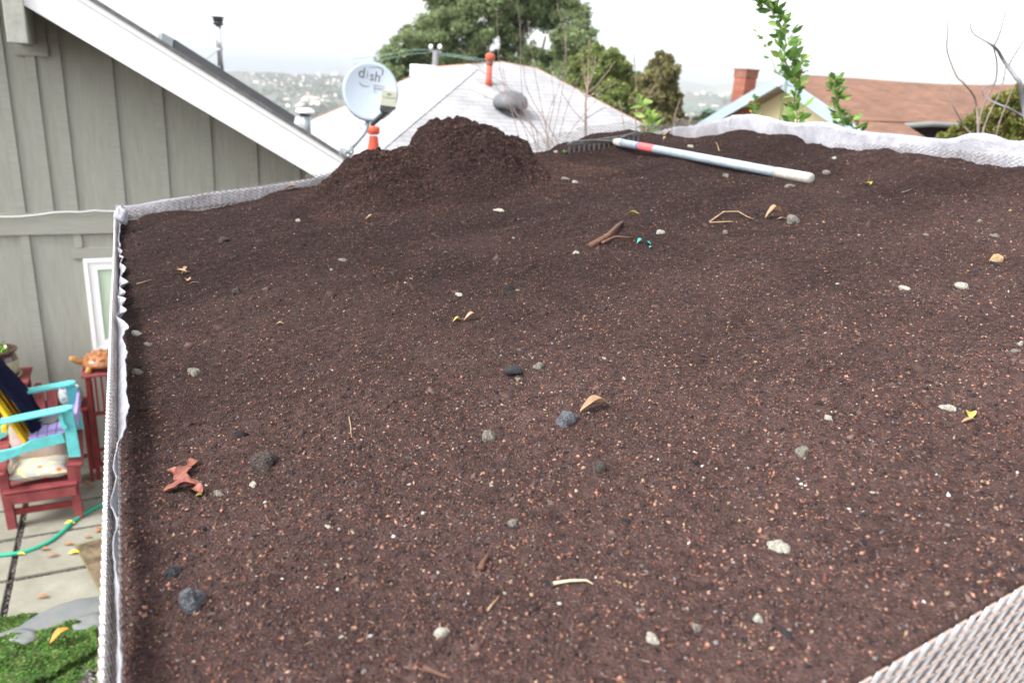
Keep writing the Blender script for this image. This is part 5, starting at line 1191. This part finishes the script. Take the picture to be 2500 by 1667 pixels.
def small_tree(u, v, r, d, name, lab, cols, n=5000, size=.12, group=None, cat='tree'):
    b = PD(u, v+r, d); b[2] = terr(float(np.hypot(b[0], b[1]-3))); t = thing(name, b, lab, cat, group)
    trunk(t, b, [PD(u, v, d)], .1, M['bark']); 
    crown(pxblobs([(u,v,r),(u-r*.7,v+r*.3,r*.7),(u+r*.7,v+r*.3,r*.7)], d), n, size, cols, t); return t
small_tree(1735, 285, 20, 45, 'round_shrub', 'dark green shrub between the conifer and the yellow house', [(.06,.10,.04),(.04,.07,.03)], 5000, .16, cat='shrub')
small_tree(1700, 296, 10, 40, 'round_shrub', 'small pale green shrub right at the foot of the conifer', [(.12,.14,.07),(.09,.11,.05)], 2500, .12, cat='shrub')
b0 = PD(2440, 330, 10.5); b0[2] = 0
t = thing('yellow_green_shrub', b0, 'large yellow-green shrub behind the bare tree at the right edge', 'shrub')
trunk(t, b0, [PD(2440,260,10.5), PD(2380,300,10.5)], .06, M['bark'])
crown(pxblobs([(2480,240,34),(2440,265,36),(2500,280,44),(2400,285,26),(2370,300,26),(2430,310,44),(2330,325,20),(2380,330,30),(2480,330,50),(2540,250,50),(2560,320,50),(2300,335,14)], 10.5), 26000, .042, [(.20,.25,.05),(.12,.17,.035),(.30,.31,.08),(.08,.10,.025),(.22,.12,.04)], t)
# bare tree at the right edge
def branches(polys, d, name, lab, m_, cat='bare tree', group=None, pname='branch', rmul=1.):
    b = PD(polys[0][0][0][0], polys[0][0][0][1], d); b = np.array([b[0], b[1], 0.]); t = thing(name, b, lab, cat, group)
    for (pts, r0, r1) in polys:
        P = [PD(u, v, d*(1+.01*math.sin(u*.05+v*.03))) for u, v in pts]; k = len(P); rs = [rmul*(r0+(r1-r0)*i_/(k-1)) for i_ in range(k)]
        mb = MB().tube(smooth(P, 3), list(np.interp(np.linspace(0, k-1, (k-1)*3+1), range(k), rs)), 7)
        for i_ in range(1, (k-1)*2):       # buds and spurs
            a_ = i_/((k-1)*2)*(k-1); q = int(a_); p = P[q]+(P[min(q+1, k-1)]-P[q])*(a_-q); rr_ = np.interp(a_, range(k), rs)
            dv = CR*random.uniform(-1, 1)+CU*random.uniform(-.2, .8); dv /= np.linalg.norm(dv); q1_ = d/F
            mb.tube([p, p+dv*(rr_+q1_*1.5), p+dv*(rr_+q1_*3.4)], [q1_*1.1, q1_*.9, q1_*.3], 5)
        mb.build(pname, m_, t)
    return t
dB = 4.6; px1 = dB/F
def tr_down(u, v): return [(u+14, v+500), (u+6, v+220)]
branches([([(2396,760),(2392,560),(2388,430),(2388,330),(2385,270),(2378,235),(2352,203),(2335,186),(2313,128),(2313,88),(2313,48),(2309,30),(2309,12),(2304,-10)], 5*px1, 1.0*px1),
  ([(2388,330),(2392,290),(2402,255),(2418,222),(2431,196),(2434,158),(2429,128),(2425,115)], 4*px1, 2*px1),
  ([(2398,340),(2402,312),(2418,272),(2435,240),(2448,205),(2453,180),(2455,160)], 3.4*px1, 1.0*px1),
  ([(2376,330),(2356,312),(2340,283),(2326,258),(2320,230),(2319,205)], 2.6*px1, 1.6*px1),
  ([(2430,340),(2440,300),(2452,268),(2468,228),(2474,205)], 2.6*px1, 1.6*px1)], dB, 'bare_tree', 'thin bare stems with buds rising behind the right hand felt', M['bark'], rmul=.7)
branches([([(2530,700),(2525,500),(2512,330),(2500,270),(2490,205),(2480,190),(2462,165),(2448,145),(2437,125),(2426,114),(2414,106),(2390,92),(2378,84),(2370,70),(2368,52),(2368,30)], 9*px1, 1.1*px1),
  ([(2426,114),(2440,85),(2448,55),(2458,22),(2465,-5)], 3.2*px1, 2*px1),
  ([(2463,160),(2475,138),(2490,115),(2502,95)], 3*px1, 2*px1),
  ([(2415,104),(2420,88),(2428,75),(2430,45)], 1.2*px1, .6*px1),
  ([(2455,160),(2453,190),(2450,200)], 1.2*px1, .8*px1),
  ([(2520,300),(2490,280),(2460,264),(2430,252),(2410,240),(2400,232),(2398,218),(2408,210)], 4*px1, 1.4*px1)], dB, 'bare_tree', 'thick pale grey branch reaching in from the right edge against the sky', M['barkpale'], rmul=.75)
# sapling cluster in front of the pale roof
tw_ = []
rr = random.Random(3); dS = 7.4; pS = dS/F
fan = [((1350,400),(1285,300),(1205,190),(1130,118)),((1372,395),(1310,300),(1250,215),(1165,165)),((1385,400),(1345,330),(1300,260),(1180,200)),((1290,420),(1275,330),(1228,170),(1223,20)),
  ((1310,400),(1300,330),(1250,235),(1235,150)),((1330,420),(1310,330),(1285,230),(1278,60),(1265,-10)),((1350,390),(1345,320),(1310,160),(1300,50)),((1400,420),(1365,330),(1300,220),(1290,140)),
  ((1365,400),(1375,330),(1400,250),(1428,180)),((1340,420),(1352,300),(1362,250),(1350,150)),((1372,400),(1395,330),(1440,270),(1480,230)),((1355,400),(1330,330),(1240,260),(1150,215)),((1345,410),(1375,250),(1392,130),(1372,10)),((1320,400),(1318,330),(1305,290),(1255,240)),((1360,400),(1345,300),(1380,190),(1390,90))]
P_ = []
for f in fan:
    f = [(u-10+rr.uniform(-4, 4), v) for u, v in f]; P_.append(([(1350+(f[0][0]-1350)*.4, 700), (f[0][0], 470)]+f, rr.uniform(2.0, 3.0)*pS, .9*pS))
branches(P_, dS, 'bare_shrub', 'cluster of thin reddish bare shoots in front of the pale hip roof', M['twig'], 'bare shrub', pname='shoot', rmul=.55)
branches([([(1428,700),(1429,450),(1430,320),(1430,250),(1434,225),(1436,190),(1437,140),(1440,100)], 3.6*pS, 1.4*pS), ([(1434,225),(1428,190),(1421,150),(1418,120)], 2.*pS, 1.2*pS), ([(1436,228),(1460,205),(1490,168),(1500,150)], 1.6*pS, .8*pS),
  ([(1436,215),(1450,170),(1455,130)], 1.6*pS, .9*pS), ([(1430,236),(1410,215),(1395,200)], 1.4*pS, .8*pS), ([(1430,300),(1400,270),(1370,225)], 1.2*pS, .7*pS), ([(1430,290),(1460,272),(1480,262)], 1.2*pS, .6*pS), ([(1436,238),(1470,220),(1510,200)], 1.2*pS, .6*pS)],
  dS, 'bare_sapling', 'single forked bare sapling right of the pale hip roof', M['twig'], 'bare sapling')
branches([([(1630,700),(1640,400),(1645,300),(1652,268),(1662,240)], 1.6*pS, .7*pS), ([(1570,700),(1560,420),(1552,300),(1555,250),(1550,170),(1548,130)], 1.6*pS, .8*pS), ([(1530,700),(1530,420),(1522,300),(1512,250)], 1.4*pS, .7*pS), ([(1600,650),(1600,400),(1598,300),(1580,250),(1605,200)], 1.4*pS, .7*pS)], dS, 'bare_shrub', 'a few faint bare shoots in front of the conifer', M['twig'], 'bare shrub', pname='shoot')
# leafy shoots
def shoot(pts, d, lab, n, size, cols, w_px, name='citrus_shoot', cat='leafy shoot', r=2.4):
    P = [PD(u, v, d) for u, v in pts]; b = np.array([P[0][0], P[0][1], 0.]); t = thing(name, b, lab, cat)
    S_ = smooth(P, 4); MB().tube([b]+S_, [r*d/F*1.6]+list(np.linspace(r*d/F, .6*d/F, len(S_))), 6).build('stem', mat('green_stem', (.12,.17,.05), .7), t)
    A_ = np.array([list(p) for p in S_]); k = RNG.uniform(0, len(A_)-1.001, n); i0 = k.astype(int); fr = (k-i0)[:, None]; C0 = A_[i0]*(1-fr)+A_[i0+1]*fr
    wv = np.interp(k, np.linspace(0, len(A_)-1, len(w_px)), w_px)*d/F
    # leaf: base at the stem, tip outwards and up
    a = RNG.uniform(0, 2*math.pi, n); el = RNG.uniform(-.2, 1.0, n); dv = np.stack([np.cos(a)*np.cos(el), np.sin(a)*np.cos(el), np.sin(el)], 1)
    off = RNG.uniform(0, 1, n)[:, None]**1.5*wv[:, None]; base_ = C0 + dv*off*.8
    L_ = size*RNG.uniform(.6, 1.2, n)[:, None]; sd = np.cross(dv, RNG.normal(size=(n, 3))); sd /= np.linalg.norm(sd, axis=1)[:, None]; nn_ = np.cross(dv, sd)
    ks = [(0, 0, 0), (.3, .19, .05), (.65, .20, .02), (1, 0, -.10), (.65, -.20, .02), (.3, -.19, .05), (.35, 0, -.02), (.68, 0, -.05)]
    Vv = np.stack([base_ + dv*L_*x + sd*L_*y + nn_*L_*z for x, y, z in ks], 1)
    Fc = np.array([[0,6,1,1],[1,6,7,2],[2,7,3,3],[0,5,6,6],[5,4,7,6],[4,3,7,7]])
    tri = np.array([[0,6,1],[1,6,7],[1,7,2],[2,7,3],[0,5,6],[5,4,7],[5,7,6],[4,3,7]])
    c = np.array(cols)[RNG.integers(0, len(cols), n)]*RNG.uniform(.75, 1.25, (n, 1))
    np_mesh('foliage', Vv.reshape(-1, 3), (tri[None]+np.arange(n)[:, None, None]*8).reshape(-1, 3), M['leaf'], t, colors=np.repeat(c, 8, 0)); return t
CGc = [(.16,.27,.06),(.10,.20,.045),(.24,.36,.09),(.07,.14,.035)]
dC = 4.3
shoot([(1948,330),(1946,290),(1944,240),(1935,190),(1915,140),(1918,100),(1905,60),(1885,30),(1862,8),(1845,0)], dC, 'tall leafy green shoot rising against the sky in front of the yellow gable', 210, .078, CGc, [12,16,16,20,30,28,12,10,8,4])
shoot([(1945,215),(1952,185),(1956,155),(1958,140)], dC, 'short leafy side shoot right of the tall green shoot', 26, .055, CGc, [4,8,10,8], r=1.5)
shoot([(1925,185),(1938,140),(1944,118),(1948,98)], dC+.1, 'thin leafy side shoot highest on the right of the tall green one', 12, .052, CGc, [2,3,4,4], r=1.2)
shoot([(1920,190),(1895,175),(1875,120),(1860,95),(1848,80)], dC+.1, 'sparse leafy side shoot left of the tall green one', 16, .05, CGc, [6,8,5,5,5], r=1.2)
shoot([(2060,340),(2058,300),(2050,270),(2045,240),(2040,215),(2038,195)], dC, 'leafy green shoot in front of the brown roof', 100, .060, CGc, [34,30,16,14,12,8])
shoot([(2095,345),(2085,320),(2080,300),(2078,285)], dC, 'low leafy shoot right of the one before the brown roof', 40, .055, CGc, [20,18,12,6])
shoot([(1845,300),(1842,275),(1840,255),(1842,240)], dC, 'small shoot with two orange leaves before the yellow gable', 26, .05, CGc*3+[(.55,.30,.06)], [10,9,7,4], r=1.4)
shoot([(1590,330),(1588,300),(1578,270),(1566,250)], 5.2, 'bright green leaf spray in front of the conifer', 46, .085, [(.20,.32,.07),(.14,.25,.05),(.28,.38,.10)], [34,24,12,6])
b0 = PD(1650, 360, 6.4); b0[2] = 0
t = thing('hedge', b0, 'olive-green hedge top seen through the mesh at the far corner', 'hedge'); trunk(t, b0, [PD(1650,335,6.4), PD(1600,340,6.4)], .04, M['bark'])
crown(pxblobs([(1575,335,20),(1605,330,22),(1640,330,22),(1680,332,22),(1715,335,18),(1660,345,26),(1620,350,26)], 6.4), 9000, .035, [(.14,.15,.06),(.18,.15,.07),(.09,.10,.04)], t)
# ------------------------------------------------------------------ pole and wires
dP = 32.
b = PD(1068, 300, dP); top_ = PD(1064, 126, dP); b = np.array([top_[0], top_[1], terr(dP)])
pl = thing('utility_pole', b, 'pale utility pole top in front of the eucalyptus', 'pole')
MB().tube([b, (top_[0], top_[1], top_[2])], [.15, .12], 10).build('pole', M['barkpale'], pl)
MB().bar(PD(1048,124,dP), PD(1078,128,dP), .1, .1).build('crossarm', M['barkpale'], pl)
for u in (1052, 1074): MB().lathe(PD(u, 121, dP), [(.001,0),(.07,0),(.09,.1),(.05,.18),(.001,.2)], 8).build('insulator', M['white'], pl)
M['wire'] = mat('green_wire', (.20,.32,.28), .6)
for k, (pts, lab) in enumerate((([(1072,130),(1160,142),(1300,172),(1420,205),(1640,248),(1800,272)], 'uppermost wire running right from the utility pole'), ([(1072,134),(1160,147),(1300,180),(1420,212),(1640,254),(1800,278)], 'middle wire running right from the utility pole'),
    ([(1300,186),(1420,217),(1640,259),(1800,284)], 'lowest wire crossing before the conifer'), ([(1050,122),(1000,124),(930,136),(860,145)], 'upper wire running left from the utility pole'), ([(1050,130),(1000,133),(930,147),(860,158)], 'lower wire running left from the utility pole'))):
    tag(MB().tube(smooth([PD(u, v, dP-2*(u-1064)/300 if u > 1064 else dP) for u, v in pts], 4), .010, 5).build('power_line', M['wire']), lab, 'wire')
# ------------------------------------------------------------------ far shore
us = np.arange(150, 2900, 14)
def hor(u): return 200+.065*(u-1250)-2.2
def strip(name, rows, m_, lab, noise=(0, 0)):
    """rows: list of (distance, function u -> v). Vertices placed on the ray at that pixel column and distance"""
    V, F_ = [], []; n = len(us)
    for ri, (d, fv) in enumerate(rows):
        for u in us:
            v = fv(u) if callable(fv) else fv
            p = PD(u, v, d*(1+.03*math.sin(u*.011+ri))); p[2] += noise[0]*float(perlin(u*.02+ri*3.3, ri*1.7)) if 0 < ri else 0; V.append(p)
    F_ = [(r*n+k, r*n+k+1, (r+1)*n+k+1, (r+1)*n+k) for r in range(len(rows)-1) for k in range(n-1)]
    o_ = link_mesh(name, V, F_, m_); o_.data.polygons.foreach_set('use_smooth', [True]*len(F_)); return tag(o_, lab, 'terrain', kind='structure')
def sky1(u): return float(np.interp(u, [150,540,600,680,720,790,850,1100,1620,1680,1800,1900,2300,2900], [150,174,177,178,184,183,186,200,226,228,232,236,262,300]))
far_rows = [(1480, lambda u: hor(u)+120), (1560, lambda u: hor(u)+112), (1700, lambda u: sky1(u)+82), (1950, lambda u: sky1(u)+52), (2200, lambda u: sky1(u)+30), (2450, lambda u: sky1(u)+14), (2700, sky1), (3000, lambda u: sky1(u)+12)]
strip('far_shore', far_rows, M['terrain'], 'hazy hillside of houses and trees across the bay', (1.5, 0))
_us = us
def mt(u): return float(np.interp(u, [150,1500,1620,1665,1700,1740,1780,1830,1900,2100,2900], [190,215,200,196,203,211,205,198,200,215,280]))
us = np.arange(1560, 2900, 14)
strip('mountain', [(4300, lambda u: mt(u)+60), (4700, mt), (5000, lambda u: mt(u)+20)], M['mount'], 'faint blue mountain ridge on the horizon')
def far_point(u, v):
    ds_ = [d for d, _ in far_rows]; vs_ = [f(u) for _, f in far_rows]
    return PD(u, v, float(np.interp(-v, [-x for x in vs_[:7]], ds_[:7]))*(1+.03*math.sin(u*.011+3)))
M['hwall'] = mat('far_house_wall', (.70,.68,.63), .8, var=.05); M['hroof'] = mat('far_house_roof', (.34,.24,.20), .9, var=.2)
rr = random.Random(11)
spots = []
for (ua, ub, va, vb, n) in ((590,880,178,196,26),(700,880,196,210,34),(590,700,198,216,12),(660,860,230,262,44),(730,800,238,256,10),(655,700,206,216,6),(1640,1790,226,240,26),(1650,1770,252,268,24),(1670,1720,266,282,8)):
    for k in range(n): spots.append((rr.uniform(ua, ub), rr.uniform(va, vb), rr.uniform(3.4, 8)))
spots += [(752,243,16),(745,246,14),(625,206,13),(770,260,22),(735,258,16),(1715,262,16),(1745,264,16),(1700,236,12)]
for k, (u, v, s) in enumerate(spots):
    p = far_point(u, v); d = float((p-ORI) @ CF); w_ = s/F*d; h_ = w_*rr.uniform(.35, .6)*.9; a = rr.uniform(-.3, .3)-.46; ca, sa = math.cos(a), math.sin(a); dp = w_*.6
    def T_(x, y, z): return (p[0]+x*ca-y*sa, p[1]+x*sa+y*ca, p[2]+z)
    t = thing('distant_house', p, 'small pale house among trees on the far hillside', 'house', 'houses on the far hillside')
    mb = MB(); mb.add([T_(x, y, z) for z in (-8, h_) for x, y in ((-w_/2,-dp/2),(w_/2,-dp/2),(w_/2,dp/2),(-w_/2,dp/2))], [(0,1,5,4),(1,2,6,5),(2,3,7,6),(3,0,4,7),(4,5,6,7)]); mb.build('wall', M['hwall'], t)
    e = 1.06; mb = MB(); mb.add([T_(-w_/2*e,-dp/2*e,h_), T_(w_/2*e,-dp/2*e,h_), T_(w_/2*e,dp/2*e,h_), T_(-w_/2*e,dp/2*e,h_), T_(-w_/2*e,0,h_*1.35), T_(w_/2*e,0,h_*1.35)], [(0,1,5,4),(2,3,4,5),(0,4,3),(1,2,5)]); mb.build('roof', M['hroof'], t)
# woodland over the far shore
Cc = []
for k in range(1500):
    if rr.random() < .62: u = rr.uniform(560, 900); v = sky1(u)+abs(rr.gauss(0, 1))*34+1
    else: u = rr.uniform(1600, 1830); v = sky1(u)+rr.uniform(-1, 66)
    if v > sky1(u)+88: continue
    p = far_point(u, v); d = float((p-ORI) @ CF); s = rr.uniform(2.0, 5.0)/F*d
    m = 16; q = RNG.normal(size=(m, 3))*np.array([s*.8, s*.8, s*.55])+p+np.array([0, 0, s*.4]); Cc.append(q)
for k in range(260):
    u = rr.uniform(740, 880); v = rr.uniform(255, 285); p = far_point(u, v); d = float((p-ORI) @ CF); s = rr.uniform(3, 6)/F*d
    Cc.append(RNG.normal(size=(16, 3))*np.array([s*.8, s*.8, s*.5])+p+np.array([0, 0, s*.4]))
leaves(np.concatenate(Cc), 4.2, [(.05,.08,.04),(.08,.10,.05),(.035,.06,.035),(.16,.12,.06)], 'far_woodland', 'far-off trees covering the hillside across the bay', 'woodland', kind='stuff')
# ------------------------------------------------------------------ air
hz = MB().box((-3800, -300, -100), (5600, 5600, 130)).build('haze', None)
hz.data.materials.clear(); hm = bpy.data.materials.new('haze'); hm.use_nodes = True; n = hm.node_tree; n.nodes.clear()
ho = n.nodes.new('ShaderNodeOutputMaterial'); hv = n.nodes.new('ShaderNodeVolumePrincipled'); hv.inputs['Color'].default_value = (.88,.94,1,1); hv.inputs['Density'].default_value = .00017; hv.inputs['Anisotropy'].default_value = .35
n.links.new(hv.outputs[0], ho.inputs['Volume']); hz.data.materials.append(hm); tag(hz, 'thin pale haze over the bay', 'haze', kind='stuff')
